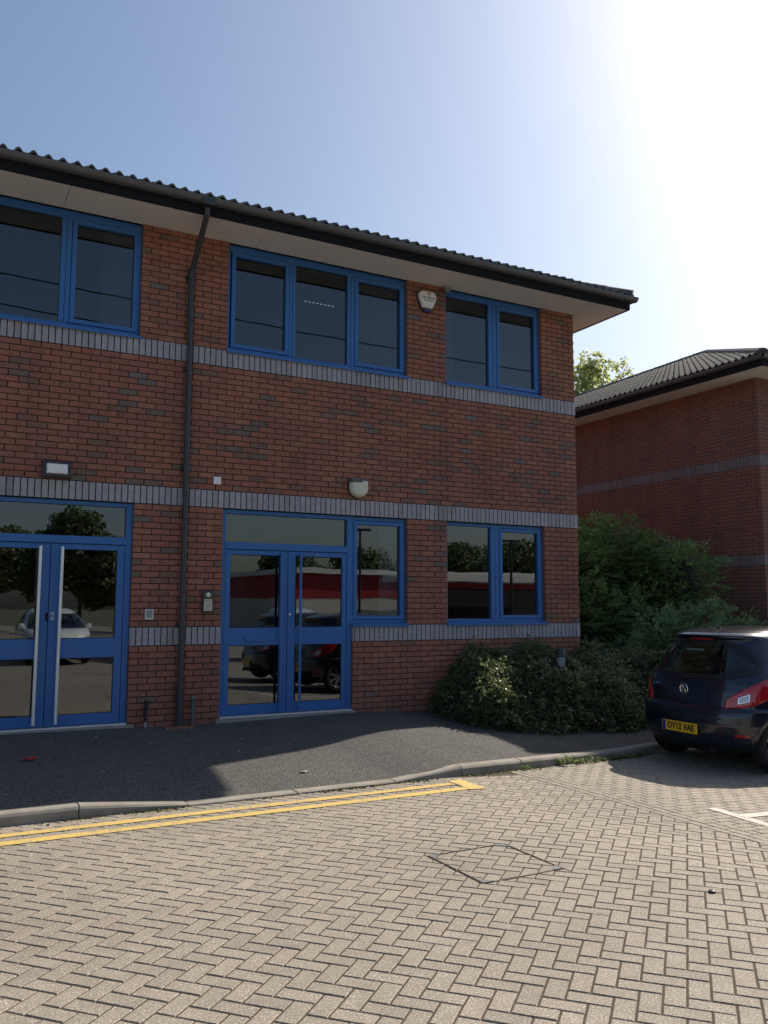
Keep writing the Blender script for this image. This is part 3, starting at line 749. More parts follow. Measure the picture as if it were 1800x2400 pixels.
b = MB(); b.box(-.036,.036,-.0235,-.0225,-.04,.048); b.build('panel', GROOVE, t)
b = MB()
for i in range(3):
    for j in range(4): b.box(-.032+.0225*i,-.013+.0225*i,-.028,-.024,-.037+.0205*j,-.021+.0205*j)
b.build('keys', simple('keypad_keys',(.42,.44,.46),.5), t)
t = thing('pipe_stub', 'thin black taped pipe stub with pale foot rising against the wall by the left door', 'pipe', (-6.76,-.035,-.09))
b = MB(); b.tube([(-.004,0,.1),(-.006,0,.2),(.003,.0,.27),(0,0,.345)],[.017,.019,.02,.022],10); b.tube([(0,0,.25),(0,0,.275)],.028,10); b.build('pipe', simple('tar_black',(.012,.011,.012),.4), t, smooth=True)
b = MB(); b.tube([(.004,0,-.03),(-.004,0,.105)],.0155,10); b.build('foot', simple('bare_pipe',(.35,.32,.32),.5,.3,20), t, smooth=True)
t = thing('pipe_stub', 'plain grey plastic pipe stub standing just right of the downpipe', 'pipe', (-6.195,-.04,-.08))
b = MB(); b.tube([(0,0,-.03),(0,0,.35)],.022,12); b.build('pipe', simple('grey_pipe',(.10,.105,.115),.5), t, smooth=True); b = MB(); b.tube([(0,0,.34),(0,0,.362)],.0245,12); b.build('cap', simple('grey_cap',(.2,.21,.22),.5), t, smooth=True)
t = thing('drain_gully', 'shallow terracotta gully tray under the foot of the downpipe', 'gully', (-6.385,-.09,-.075))
TC = simple('terracotta', (.24,.10,.065), .8, .3, 20); b = MB()
b.box(-.17,.17,-.08,-.06,-.03,.022); b.box(-.17,.17,.06,.08,-.03,.022); b.box(-.17,-.15,-.059,.059,-.03,.022); b.box(.15,.17,-.059,.059,-.03,.022); b.box(-.149,.149,-.059,.059,-.03,.002)
b.build('tray', TC, t, bevel=.004); b = MB()
for k in range(6): b.box(-.14+.05*k,-.12+.05*k,-.058,.058,.003,.01)
b.build('grate', BLACKPL, t)
# things seen through the glass
t = thing('reception_desk', 'dark reception desk topped with loose white papers behind the blue doors', 'desk', (-5.3,1.5,0))
b = MB(); b.box(-.75,.55,-.05,.5,0,1.02); b.box(-.8,.6,-.1,.55,1.021,1.06); b.build('counter', simple('desk_dark',(.05,.05,.05),.5), t, bevel=.01)
b = MB()
for k in range(6):
    a = random.uniform(-.4,.4); n = len(b.v); b.box(-.15,.15,-.1,.1,1.0615+.004*k,1.064+.004*k); b.xf(Matrix.Translation((-.45+.1*k,.05+random.uniform(-.08,.08),0)) @ Matrix.Rotation(a,4,'Z'), n)
b.build('papers', PAPER, t)

# ------------------------------------------------------------------ second office building
B2X, B2Y, DZ = 5.02, .42, -.285
YB0, YB1, YM0, YM1, YU0, YU1 = .42-DZ, .645-DZ, 2.165-DZ, 2.39-DZ, 4.11-DZ, 4.335-DZ
b2 = thing('office_building', 'neighbouring red brick office with hipped tile roof, half hidden by a big shrub', 'building', (0,0,0))
w = MB(); FW = ((B2X,B2Y,DZ),(0,1,0),(-1,0,0)); FF = ((B2X,B2Y,DZ),(1,0,0),(0,-1,0)); BL, BW = 15.9, 24.0
for z0_, nc, ch in ((YB0-16*.075,16,.075),(YB1,20,(YM0-YB1)/20),(YM1,23,(YU0-YM1)/23),(YU1,20,(ZS-YU1)/20)):
    bricks(w, *FW, .105, 10.5, z0_, nc, ch, 1); bricks(w, *FF, 0, 9, z0_, nc, ch, 0)
w.box(B2X+.007,B2X+BW,B2Y+.007,B2Y+BL,-1.0,DZ+ZS+.1,1); w.build('wall', [RED_SHADED, MORTAR_HAZED], b2)  # main office's brick again, shade and haze painted into these materials
for z0_, z1_ in ((YB0,YB1),(YM0,YM1),(YU0,YU1)):
    q = MB(); soldiers(q, *FW, .105, 10.5, z0_, z1_); soldiers(q, *FF, 0, 9, z0_, z1_)
    q.box(B2X+.0045,B2X+.02,B2Y+.0045,B2Y+10.5,DZ+z0_+.001,DZ+z1_-.001,1); q.box(B2X+.0205,B2X+9,B2Y+.0045,B2Y+.02,DZ+z0_+.001,DZ+z1_-.001,1)
    q.build('brick_band', [BLUEB_SHADED, MORTARD], b2)
soffit(b2, [(B2X-OV,B2X+BW,B2Y-OV,B2Y+.02),(B2X-OV,B2X+.02,B2Y+.0205,B2Y+BL)], ZS+DZ, None)
q = MB(); zz = ZS+DZ; q.box(B2X-OV-.022,B2X+BW,B2Y-OV-.022,B2Y-OV+.002,zz-.012,zz+.175); q.box(B2X-OV-.0225,B2X-OV+.002,B2Y-OV+.0025,B2Y+BL,zz-.012,zz+.175); q.build('fascia', FASCIA, b2)
gutter(b2, [((B2X-OV-.1,B2Y-OV-.0225,0),(1,0,0),(0,-1,0),BW),((B2X-OV-.0235,B2Y-OV-.08,0),(0,1,0),(-1,0,0),BL)], zz+.178, None)
hip_roof(b2, B2X-OV-.07, B2X+BW+OV, B2Y-OV-.07, B2Y-OV-.07+16.6, zz+.198, True, True)

# ------------------------------------------------------------------ car
NAVY = NT('navy_car_paint'); NAVY.set(Base_Color=(.006,.010,.028), Roughness=.28, Coat_Weight=1.0, Coat_Roughness=.03, Metallic=.25); NAVY = NAVY.m
def paint(name, c): 
    m = NT(name); m.set(Base_Color=c, Roughness=.3, Coat_Weight=1.0, Coat_Roughness=.03); return m.m
CARBLACK = simple('car_black_plastic', (.012,.012,.013), .5)
CHROME = simple('chrome', (.85,.85,.86), .08, Metallic=1.0)
REDL = NT('tail_light_red'); REDL.set(Base_Color=(.42,.006,.012), Roughness=.08, Coat_Weight=1.0, Coat_Roughness=.02); REDL = REDL.m
CLEARL = simple('tail_light_clear', (.45,.47,.5), .25, .5, 60, Metallic=.5)
RUBBER = simple('tyre_rubber', (.014,.014,.014), .85)
RIMM = simple('wheel_silver', (.45,.46,.48), .35, Metallic=.8)
SEAT = simple('car_seat_cloth', (.02,.02,.022), .9)
_z  = 1.035*np.array([.17,.22,.30,.40,.50,.60,.655,.67,.75,.85,.93,1.00,1.06,1.12,1.20,1.28,1.34,1.385,1.41,1.432,1.46,1.49,1.515,1.53])
_xr = [.22,.10,.035,.01,0.,.012,.03,.065,.08,.10,.125,.155,.195,.24,.30,.355,.395,.40,.355,.345,.39,.52,.78,1.20]
_xf = [3.72,3.85,3.93,3.98,4.0,3.985,3.96,3.94,3.88,3.72,3.48,3.17,2.98,2.84,2.66,2.50,2.38,2.27,2.20,2.12,2.0,1.88,1.70,1.45]
_w  = 1.025*np.array([.70,.79,.825,.845,.857,.862,.862,.858,.862,.858,.852,.838,.815,.788,.752,.712,.678,.648,.628,.605,.57,.51,.42,.22])
def cs(z):
    return np.interp(z,_z,_xr), np.interp(z,_z,_xf), np.interp(z,_z,_w)
NR, NF = 3.0, 2.5
def cpt(z, s, off=0.0):
    """surface point: s in [0,4): 0-1 rear-left to rear-centre.. uses angle th in [-pi/2,pi/2] for rear; handled by helpers"""
def rear_pt(th, z, off=0.0):
    xr, xf, w = cs(z); a = min(.60, (xf-xr)*.48); sn, co = math.sin(th), math.cos(th)
    y = w*math.copysign(abs(sn)**(2/NR), sn); x = xr+a-a*abs(co)**(2/NR)
    if off:
        n = Vector((-abs(co)**(2-2/NR)/a, math.copysign(abs(sn)**(2-2/NR), sn)/w, .0)); n.z = .0
        n.normalize(); x += n.x*off; y += n.y*off
    return (x, y, z)
def front_pt(th, z, off=0.0):
    xr, xf, w = cs(z); a = min(.95, (xf-xr)*.48); sn, co = math.sin(th), math.cos(th)
    return (xf-a+a*abs(co)**(2/NF)+off*co, w*math.copysign(abs(sn)**(2/NF), sn)+off*sn, z)
def side_pt(x, z, sgn, off=0.0):
    return (x, sgn*(cs(z)[2]+off), z)
TH = math.pi/2
WIN_T = R(66)
def wlo(u): return 1.01+.10*abs(u)**2.2
def whi(u): return 1.415-.245*abs(u)**3.2
def in_rear_win(th, z): u = th/WIN_T; return abs(u) < .97 and wlo(u)+.012 < z < whi(u)-.012
def side_win(x, z):
    if not (.98 < z < 1.36): return False
    lo = .62+(z-.98)*.25; hi = cs(z)[1]-.72-(z-.98)*.05
    return lo < x < hi and not (1.50 < x < 1.58)
def in_front_win(th, z): return .99 < z < 1.40 and abs(th) < R(62)
WX = (.64, 3.15); WR = .30
def in_arch(x, y, z): return abs(y) > .5 and any((x-c)**2+(z-WR)**2 < .352**2 for c in WX)
def make_car(paintm, label, plate, loc, rz, z0, group=None):
    t = thing('parked_car', label, 'car', (loc[0], loc[1], z0), rz, group)
    zs = list(np.linspace(.176, 1.39, 84))+list(np.linspace(1.40, 1.583, 30)); n1, n2, n3 = 64, 36, 52
    def ring(z):
        xr, xf, w = cs(z); ar = min(.60,(xf-xr)*.48); af = min(.95,(xf-xr)*.48); out = []
        for i in range(n1): th = -TH+2*TH*i/n1; out.append((rear_pt(th, z), ('r', th)))
        for i in range(n2): x = xr+ar+(xf-af-xr-ar)*i/n2; out.append(((x, w, z), ('s', x)))
        for i in range(n3): th = TH-2*TH*i/n3; out.append((front_pt(th, z), ('f', th)))
        for i in range(n2): x = xf-af-(xf-af-xr-ar)*i/n2; out.append(((x, -w, z), ('s', x)))
        return out
    b = MB(); rings = [ring(z) for z in zs]; k = len(rings[0])
    for r_ in rings: b.v += [p for p, _ in r_]
    for i in range(len(zs)-1):
        zm = (zs[i]+zs[i+1])/2
        for j in range(k):
            j2 = (j+1) % k; (x, y, z), (kd, q) = rings[i][j]
            x2, y2, _z2 = rings[i][j2][0]; xm, ym = (x+x2)/2, (y+y2)/2
            if kd == 'r' and in_rear_win(q+TH/n1, zm): continue
            if kd == 's' and side_win(xm, zm): continue
            if kd == 'r' and abs(q) > R(66) and side_win(xm, zm): continue
            if kd == 'f' and in_front_win(q-TH/n3, zm): continue
            if in_arch(xm, ym, zm): continue
            b.f.append((i*k+j2, i*k+j, (i+1)*k+j, (i+1)*k+j2)); b.mi.append(1 if zm < .30 else 0)
    b.f.append(tuple((len(zs)-1)*k+j for j in range(k))[::-1]); b.mi.append(0)
    b.f.append(tuple(range(k))); b.mi.append(1)
    b.build('body', [paintm, CARBLACK], t, smooth='all')
    def patch(name, mat, fn, us, n=10, off=.004, parent=t, zl=wlo, zh=whi, scale=None):
        p = MB(); cols = []
        for u in us:
            lo, hi = zl(u), zh(u); cols.append([fn(u, lo+(hi-lo)*i/n, off) for i in range(n+1)])
        base = len(p.v)
        for c in cols: p.v += c
        for a in range(len(cols)-1):
            for i in range(n):
                p.f.append((base+a*(n+1)+i, base+a*(n+1)+i+1, base+(a+1)*(n+1)+i+1, base+(a+1)*(n+1)+i)[::-1]); p.mi.append(0)
        o = p.build(name, mat, parent, smooth='all'); return o
    us = [-.965+1.93*i/60 for i in range(61)]
    rw = patch('rear_window', CARGLASS, lambda u, z, o: rear_pt(u*WIN_T, z, o), us, 14, .001)
    bd = MB()                         # black surround that covers the cut edge
    def band(za, zb_):
        for i in range(64):
            u0, u1 = -1+2*i/64, -1+2*(i+1)/64
            bd.poly([rear_pt(u0*WIN_T, za(u0), .005), rear_pt(u0*WIN_T, zb_(u0), .005), rear_pt(u1*WIN_T, zb_(u1), .005), rear_pt(u1*WIN_T, za(u1), .005)])
    band(lambda u: wlo(u)-.012, lambda u: wlo(u)+.04+.03*abs(u)**3); band(lambda u: whi(u)-.03-.03*abs(u)**3, lambda u: whi(u)+.012)
    bd.build('window_surround', CARBLACK, rw, smooth='all')
    for sg in (-1, 1):
        for x0, x1 in ((.64,1.50),(1.58,2.62)):
            p = MB(); 
            for i in range(16):
                for j in range(8):
                    def q(i, j):
                        z = .975+.385*j/8; lo = max(x0, .58+(z-.98)*.25) if x0 < 1 else x0; hi = min(x1, cs(z)[1]-.68-(z-.98)*.05)
                        hi = max(hi, lo+.005)
                        x = lo+(hi-lo)*i/16; xr_ = cs(z)[0]+.6
                        w_ = cs(z)[2]; yy = w_ if x > xr_ else w_*(1-((xr_-x)/.6)**NR)**(1/NR)
                        return (x, sg*(yy+.002), z)
                    f_ = [q(i,j),q(i+1,j),q(i+1,j+1),q(i,j+1)]
                    p.poly(f_ if sg < 0 else f_[::-1])
            p.build('side_window', CARGLASS, t, smooth='all')
    p = MB()
    for i in range(30):
        for j in range(10):
            q = lambda i, j: front_pt(R(-64)+R(128)*i/30, .975+.435*j/10, .003)
            p.poly([q(i,j),q(i,j+1),q(i+1,j+1),q(i+1,j)])
    p.build('windscreen', CARGLASS, t, smooth='all')
    for sg in (-1, 1):                # tail lights wrap round the corners
        def tl(u, v, o):              # u 0..1 inboard->outboard/forward ; v 0..1
            th = R(29)+(R(84)-R(29))*u; lo = .70+.15*u**2.2; hi = .755+.31*u**.62
            if u > .9: hi -= (u-.9)*.25; lo += (u-.9)*1.0
            return rear_pt(sg*th, lo+(hi-lo)*v, o)
        p = MB(); N1, N2 = 24, 10
        for (o1) in (.016,):
            for i in range(N1):
                for j in range(N2):
                    e = lambda a, b_: tl(a/N1, b_/N2, o1 if 0 < a < N1 and 0 < b_ < N2 else .001)
                    f_ = [e(i,j),e(i,j+1),e(i+1,j+1),e(i+1,j)]; p.poly(f_ if sg > 0 else f_[::-1])
        tlo = p.build('tail_light', REDL, t, smooth='all')
        p = MB()
        for (u0,u1,v0,v1,mi,oo) in ((.27,.45,.30,.60,0,.0185),(.255,.465,.27,.30,1,.019),(.255,.465,.60,.63,1,.019),(.255,.27,.30,.60,1,.019),(.45,.465,.30,.60,1,.019)):
            for i in range(6):
                a, c = u0+(u1-u0)*i/6, u0+(u1-u0)*(i+1)/6; f_ = [tl(a,v0,oo),tl(a,v1,oo),tl(c,v1,oo),tl(c,v0,oo)]; p.poly(f_ if sg > 0 else f_[::-1], mi)
        p.build('reversing_lens', [CLEARL, CHROME], tlo)
        p = MB()                       # lower bumper reflector / exhaust side
        for i in range(6):
            a, c = R(44)+R(16)*i/6, R(44)+R(16)*(i+1)/6; f_ = [rear_pt(sg*a,.40,.004),rear_pt(sg*a,.43,.004),rear_pt(sg*c,.43,.004),rear_pt(sg*c,.40,.004)]; p.poly(f_ if sg > 0 else f_[::-1])
        p.build('reflector', REDL, t)
    # tailgate shut line, bumper step, plate, badge, wiper, brake light, aerial
    p = MB()
    def line(pts, w=.004, o=.002):
        for a, c in zip(pts, pts[1:]):
            pa, pc = rear_pt(*a, o), rear_pt(*c, o)
            if abs(a[1]-c[1]) < abs(a[0]-c[0])*.3: p.poly([(*pa[:2],pa[2]-w),(*pc[:2],pc[2]-w),(*pc[:2],pc[2]+w),(*pa[:2],pa[2]+w)])
            else: p.poly([(pa[0],pa[1]-w,pa[2]),(pa[0],pa[1]+w,pa[2]),(pc[0],pc[1]+w,pc[2]),(pc[0],pc[1]-w,pc[2])])
    for sg in (-1, 1):
        line([(sg*R(36), .655+.03*i) for i in range(2)]+[(sg*(R(36)+R(2.2)*i), .72+.032*i) for i in range(9)])
    line([(R(-36)+R(72)*i/20, .664-.02*(1-(abs(i-10)/10)**2)) for i in range(21)])
    line([(R(-80)+R(44)*i/10, .664) for i in range(11)]); line([(R(36)+R(44)*i/10, .664) for i in range(11)])
    p.build('shut_line', CARBLACK, t)
    YP = simple('plate_yellow', (.88,.52,.03), .4); 
    pl = MB(); xp = -.012; pl.box(xp, xp+.012, -.27, .27, .385, .50); 
    if plate:
        po = pl.build('number_plate', YP, t, bevel=.002)
        q = MB(); q.box(xp-.0015, xp, .262-.05, .262, .3885, .4965); q.build('euro_band', simple('euro_blue',(.012,.05,.25),.4), po)
        q = MB(); text_mb(q, 'OY12 VAE', .098, Matrix.Translation((xp-.0015,-.022,.4425)) @ Matrix.Rotation(R(90),4,'X').to_4x4() if False else Matrix.Translation((xp-.0015,-.022,.4425)) @ Matrix(((0,0,-1,0),(-1,0,0,0),(0,1,0,0),(0,0,0,1))), 0, .0008, .0042, 1.1, .86)
        q.build('lettering', simple('plate_black',(.008,.008,.008),.5), po)
    else: pl.build('number_plate', YP, t)
    zb_ = .87; xb = rear_pt(0, zb_)[0]; q = MB(); ring_ = [(xb-.014, .058*math.cos(a), zb_+.058*math.sin(a)) for a in [2*math.pi*i/28 for i in range(29)]]
    for a, c in zip(ring_, ring_[1:]): q.tube([a, c], .0065, 6)
    q.prism([(xb-.004,.05*math.cos(2*math.pi*i/20),zb_+.05*math.sin(2*math.pi*i/20)) for i in range(20)],[(xb-.011,.05*math.cos(2*math.pi*i/20),zb_+.05*math.sin(2*math.pi*i/20)) for i in range(20)],1)
    for pts in ([(.03,-.02),(.012,.01),(.02,.035)],[(.012,.01),(-.015,-.005),(-.03,.02)],[(-.015,-.005),(-.02,-.035)],[(.012,.01),(0,.03),(-.018,.04)],[(.03,-.02),(.0,-.03)]):
        q.tube([(xb-.014,a,zb_+c) for a, c in pts], .005, 6)
    q.build('emblem', [CHROME, CARBLACK], t, smooth=True)
    q = MB(); yb, zz_ = .45, .90; xx = rear_pt(R(30), zz_)[0]
    xx = min(rear_pt(th, zz_)[0] for th in (R(15),R(20),R(25)))+.022
    text_mb(q, 'CORSA', .036, Matrix.Translation((xx-.013,.48,zz_)) @ Matrix.Rotation(R(6),4,'Z') @ Matrix(((0,0,-1,0),(-1,0,0,0),(0,1,0,0),(0,0,0,1))), 0, .002, .001, 1.05); q.build('badge_lettering', CHROME, t)
    q = MB(); q.box(rear_pt(0,1.44)[0]-.012, rear_pt(0,1.44)[0]+.02, -.17, .17, 1.43, 1.45); q.build('brake_light', REDL, t, bevel=.004)
    q = MB(); q.tube([(rear_pt(0,1.0)[0]-.022,.04,.99),(rear_pt(R(-20),1.03)[0]-.02,-.30,1.035)], [.012,.006], 8); q.tube([(rear_pt(0,.99)[0]+.02,.04,.99),(rear_pt(0,.99)[0]-.03,.04,.99)], .024, 12); q.build('wiper', CARBLACK, t)
    q = MB(); q.tube([(.72,0,1.505),(.70,0,1.56),(.60,0,1.62)],[.022,.014,.006],8); q.build('aerial', CARBLACK, t, smooth=True)
    q = MB()
    for i in range(8):
        a, c = R(-30)+R(60)*i/8, R(-30)+R(60)*(i+1)/8; q.poly([rear_pt(a,.575,.003),rear_pt(a,.60,.003),rear_pt(c,.60,.003),rear_pt(c,.575,.003)])
    q.build('boot_handle', CARBLACK, t)
    q = MB(); q.tube([(.05,-.42,.235),(.4,-.42,.25)], .032, 12); q.build('exhaust', CARBLACK, t, smooth=True)
    for c in WX:
        for sg in (-1, 1):
            yo = sg*.835; q = MB(); n = 40
            prof = [(.19,-.185),(.262,-.185),(.292,-.17),(WR,-.14),(WR,-.045),(.292,-.012),(.262,0),(.205,-.006)]
            for (ra, ya), (rb, yb2) in zip(prof, prof[1:]):
                for i in range(n):
                    a, d = 2*math.pi*i/n, 2*math.pi*(i+1)/n
                    f_ = [(c+ra*math.cos(a), yo+sg*ya, WR+ra*math.sin(a)),(c+ra*math.cos(d), yo+sg*ya, WR+ra*math.sin(d)),(c+rb*math.cos(d), yo+sg*yb2, WR+rb*math.sin(d)),(c+rb*math.cos(a), yo+sg*yb2, WR+rb*math.sin(a))]
                    q.poly(f_)
            wo = thing('wheel', '', '') if False else None
            wh = q.build('wheel', RUBBER, t, smooth=True); q = MB()
            for i in range(n):
                a, d = 2*math.pi*i/n, 2*math.pi*(i+1)/n
                for (ra, ya, rb, yb2) in ((.205,-.006,.19,-.03),(.19,-.03,.185,-.15)):
                    q.poly([(c+ra*math.cos(a),yo+sg*ya,WR+ra*math.sin(a)),(c+ra*math.cos(d),yo+sg*ya,WR+ra*math.sin(d)),(c+rb*math.cos(d),yo+sg*yb2,WR+rb*math.sin(d)),(c+rb*math.cos(a),yo+sg*yb2,WR+rb*math.sin(a))])
            q.poly([(c+.185*math.cos(2*math.pi*i/n),yo-sg*.12,WR+.185*math.sin(2*math.pi*i/n)) for i in range(n)],1)
            for s_ in range(7):
                a = 2*math.pi*s_/7; ca, sa = math.cos(a), math.sin(a)
                A = [(c+r_*ca-w_*sa, yo+sg*y_, WR+r_*sa+w_*ca) for r_, w_, y_ in ((.03,.022,-.02),(.19,.03,-.03),(.19,-.03,-.03),(.03,-.022,-.02))]
                q.prism(A, [(x_, y_-sg*.03, z_) for x_, y_, z_ in A])
            q.prism([(c+.045*math.cos(2*math.pi*i/16),yo-sg*.015,WR+.045*math.sin(2*math.pi*i/16)) for i in range(16)],[(c+.04*math.cos(2*math.pi*i/16),yo-sg*.045,WR+.04*math.sin(2*math.pi*i/16)) for i in range(16)])
            q.build('rim', [RIMM, CARBLACK], wh)
            q = MB(); n = 26; pts = [R(-8)+R(196)*i/n for i in range(n+1)]
            def ap(a, r_, o):
                x_, z_ = c+r_*math.cos(a), WR+r_*math.sin(a); xr_, xf_, w_ = cs(max(.17,z_)); ar = min(.6,(xf_-xr_)*.48); af = min(.95,(xf_-xr_)*.48)
                yy = w_
                if x_ < xr_+ar: yy = w_*max(0,(1-((xr_+ar-x_)/ar)**NR))**(1/NR)
                if x_ > xf_-af: yy = w_*max(0,(1-((x_-xf_+af)/af)**NF))**(1/NF)
                return (x_, sg*(yy+o), z_)
            for a, d in zip(pts, pts[1:]):
                q.poly([ap(a,.335,.004),ap(d,.335,.004),ap(d,.372,.009),ap(a,.372,.009)]); q.poly([ap(a,.372,.009),ap(d,.372,.009),ap(d,.39,.0015),ap(a,.39,.0015)])
                e1, e2 = ap(a,.335,.004), ap(d,.335,.004); q.poly([e1,e2,(e2[0],sg*.5,e2[2]),(e1[0],sg*.5,e1[2])],1)
            q.poly([(c+.37*math.cos(R(-8)+R(196)*i/n), sg*.5, WR+.37*math.sin(R(-8)+R(196)*i/n)) for i in range(n+1)],1)
            q.build('wheel_arch', [paintm, CARBLACK], t, smooth=True)
    q = MB()                           # seats and shelf seen through the rear window
    for y_ in (-.36,.36):
        for x_ in (.95,2.0):
            zt_ = 1.02 if x_ < 1.5 else 1.08
            q = MB(); q.box(x_, x_+.14, y_-.24, y_+.24, .5, zt_); st_ = q.build('seat', SEAT, t, bevel=.03)
            q = MB(); q.box(x_+.01, x_+.11, y_-.12, y_+.12, zt_+.005, zt_+.16); q.build('headrest', SEAT, st_, bevel=.03)
    q = MB(); q.box(.34,.94,-.6,.6,.86,.9); q.build('parcel_shelf', SEAT, t, bevel=.01); q = MB(); q.box(2.55,3.0,-.68,.68,.7,.93); q.build('dashboard', SEAT, t, bevel=.03)
    q = MB(); q.box(.24,.26,-.05,.22,1.30,1.325); q.xf(Matrix.Translation((.12,0,0)))
    q.build('window_sticker', simple('sticker',(.3,.45,.47),.5), t)
    for sg in (-1, 1):
        q = MB(); q.box(2.50,2.62, sg*.84 if sg > 0 else -1.0, 1.0 if sg > 0 else -.84, .96, 1.11); q.build('door_mirror', [paintm], t, bevel=.04)
        q = MB(); q.box(1.5,1.68, sg*.862 if sg > 0 else -.885, .885 if sg > 0 else -.862, .80, .83); q.build('door_handle', paintm, t, bevel=.008)
        q = MB()
        for i in range(8):
            a, d = R(38)+R(34)*i/8, R(38)+R(34)*(i+1)/8; f_ = [front_pt(sg*a,.66,.006),front_pt(sg*a,.76,.006),front_pt(sg*d,.82,.006),front_pt(sg*d,.68,.006)]; q.poly(f_[::-1] if sg > 0 else f_)
        q.build('headlight', CLEARL, t)
    return t
CH = R(-3.0); cdir = Vector((math.cos(CH), math.sin(CH), 0))
make_car(NAVY, 'dark navy hatchback with yellow OY12 VAE plate parked on the block paving', True, (-1.16,-3.03), CH, -.49).scale = (1.03,1.03,1.03)

# ------------------------------------------------------------------ plants
def surf_samples(fn, us, vs, n):
    V = np.array([[fn(u, v) for v in vs] for u in us]); A, B, Cc, D = V[:-1,:-1], V[1:,:-1], V[1:,1:], V[:-1,1:]
    nr = np.cross(Cc-A, D-B); ar = np.linalg.norm(nr, axis=2).ravel(); nr = nr.reshape(-1,3)/(ar[:,None]+1e-9)
    idx = rng.choice(len(ar), n, p=ar/ar.sum()); a, b = rng.random((n,1)), rng.random((n,1))
    A, B, Cc, D = [q.reshape(-1,3)[idx] for q in (A, B, Cc, D)]
    return (A*(1-a)+B*a)*(1-b)+(D*(1-a)+Cc*a)*b, nr[idx], V
def lump(x, y): return .075*math.sin(3.1*x+1.3*y)+.07*math.sin(5.7*x-2.2*y+1)+.065*math.sin(9.1*y+6.3*x+2)+.03*math.sin(17*x+3*y)
def hedge_shape(u, v):
    """u: 0..1 along the bed from the left end; v: 0 at the wall, 1 at the front foot"""
    x = -2.86+u*6.5; fx = [-2.86,-2.72,-2.4,-2.0,-1.34,-.08,1.5,2.8,3.65]; fy = [-.15,-.85,-1.3,-1.44,-1.5,-1.38,-1.3,-1.15,-.9]
    yf = np.interp(x, fx, fy); H = np.interp(x, [-2.86,-2.7,-2.35,-1.6,-.3,.6,2,3.65], [.22,.52,.8,.88,.9,.88,.85,.5])
    y = -.03+(yf+.03)*v**.9; s = v**1.55
    z = zpave(x, y)-.02+H*max(0,(1-s**2.3))**.62*(1-.16*v)
    k = (1-v)**.3 if v > .6 else 1
    return (x+.5*lump(y*2, x)*k, y+lump(x, z*2)*min(1, v*3), z+lump(x, y)*1.1*min(1,(1-v)*4))
hd = thing('hedge', 'low dark cotoneaster hedge spreading over the pavement below the right window', 'hedge', (0,0,0))
us, vs = np.linspace(0,1,90), np.linspace(0,1,40)
P, N, V = surf_samples(hedge_shape, us, vs, 62000)
N[N[:,2] < -.2] *= -1
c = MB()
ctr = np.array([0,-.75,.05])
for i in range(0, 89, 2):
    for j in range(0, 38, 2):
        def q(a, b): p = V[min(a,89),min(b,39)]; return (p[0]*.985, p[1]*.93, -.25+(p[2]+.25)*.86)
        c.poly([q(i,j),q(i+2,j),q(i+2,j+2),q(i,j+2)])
c.build('dark_core', CORE, hd, smooth='all')  # solid dark core standing in for inner shade and twigs, blocks the view through
BOL = np.array([-1.09,-.82])
dep = rng.exponential(.035, len(P)); P = P-N*dep[:,None]+rng.normal(0,.012,P.shape)
keep = ~((np.hypot(P[:,0]-BOL[0]+.12, P[:,1]-BOL[1]+.12) < .19) & (P[:,2] > .42))
leaf_mesh('leaves', COTON, P[keep], N[keep]+np.array([0,0,.5]), .025, hd, 1.6, .65)
Ps, Ns = [], []
SP, SN, _ = surf_samples(hedge_shape, us, vs, 3000)
for p, n in zip(SP, SN):            # arching sprays that break the outline
    if abs(p[0]-BOL[0]) < .3 and abs(p[1]-BOL[1]) < .4: continue
    d = n*(1 if n[2] > -.2 else -1)+rng.normal(0,.45,3); d[2] += .35; d /= np.linalg.norm(d); L = rng.uniform(.07,.24)*(1.9 if rng.random() < .16 else 1)
    for k in range(13):
        t_ = k/12; q = p+d*L*t_+np.array([0,0,-.5*L*t_*t_]); Ps.append(q+rng.normal(0,.011,3)); Ns.append(rng.normal(0,1,3)+np.array([0,0,1.2]))
leaf_mesh('sprays', COTON, Ps, Ns, .026, hd, 1.6, .4)

def compound(name, mat, P, D, L, parent, pairs=3, wl=.42):
    """pinnate leaves: a row of leaflets either side of a drooping stalk"""
    P, D = np.asarray(P), np.asarray(D); D = D/np.linalg.norm(D, axis=1)[:,None]; n = len(P); up = np.array([0,0,1.])
    S = np.cross(D, up+rng.normal(0,.25,(n,3))); S /= np.linalg.norm(S, axis=1)[:,None]+1e-9; Nn = np.cross(S, D); out = []
    l = L*rng.uniform(.7,1.25,(n,1))
    for k in range(pairs+1):
        t = .35+.6*k/pairs; base = P+D*l*t-up*l*.35*t*t
        for sg in ((-1,1) if k < pairs else (0,)):
            dr = (S*sg*.9+D*(.45 if sg else 1.0)-up*.18+rng.normal(0,.12,(n,3))); dr /= np.linalg.norm(dr, axis=1)[:,None]
            ln = l*wl*rng.uniform(.85,1.15,(n,1)); wv = np.cross(dr, Nn+rng.normal(0,.2,(n,3))); wv /= np.linalg.norm(wv, axis=1)[:,None]+1e-9; wd = ln*.19
            out.append(np.stack([base, base+dr*ln*.45+wv*wd, base+dr*ln-up*ln*.15, base+dr*ln*.45-wv*wd], 1))
    return quads(name, mat, np.concatenate(out).reshape(-1,3), parent)
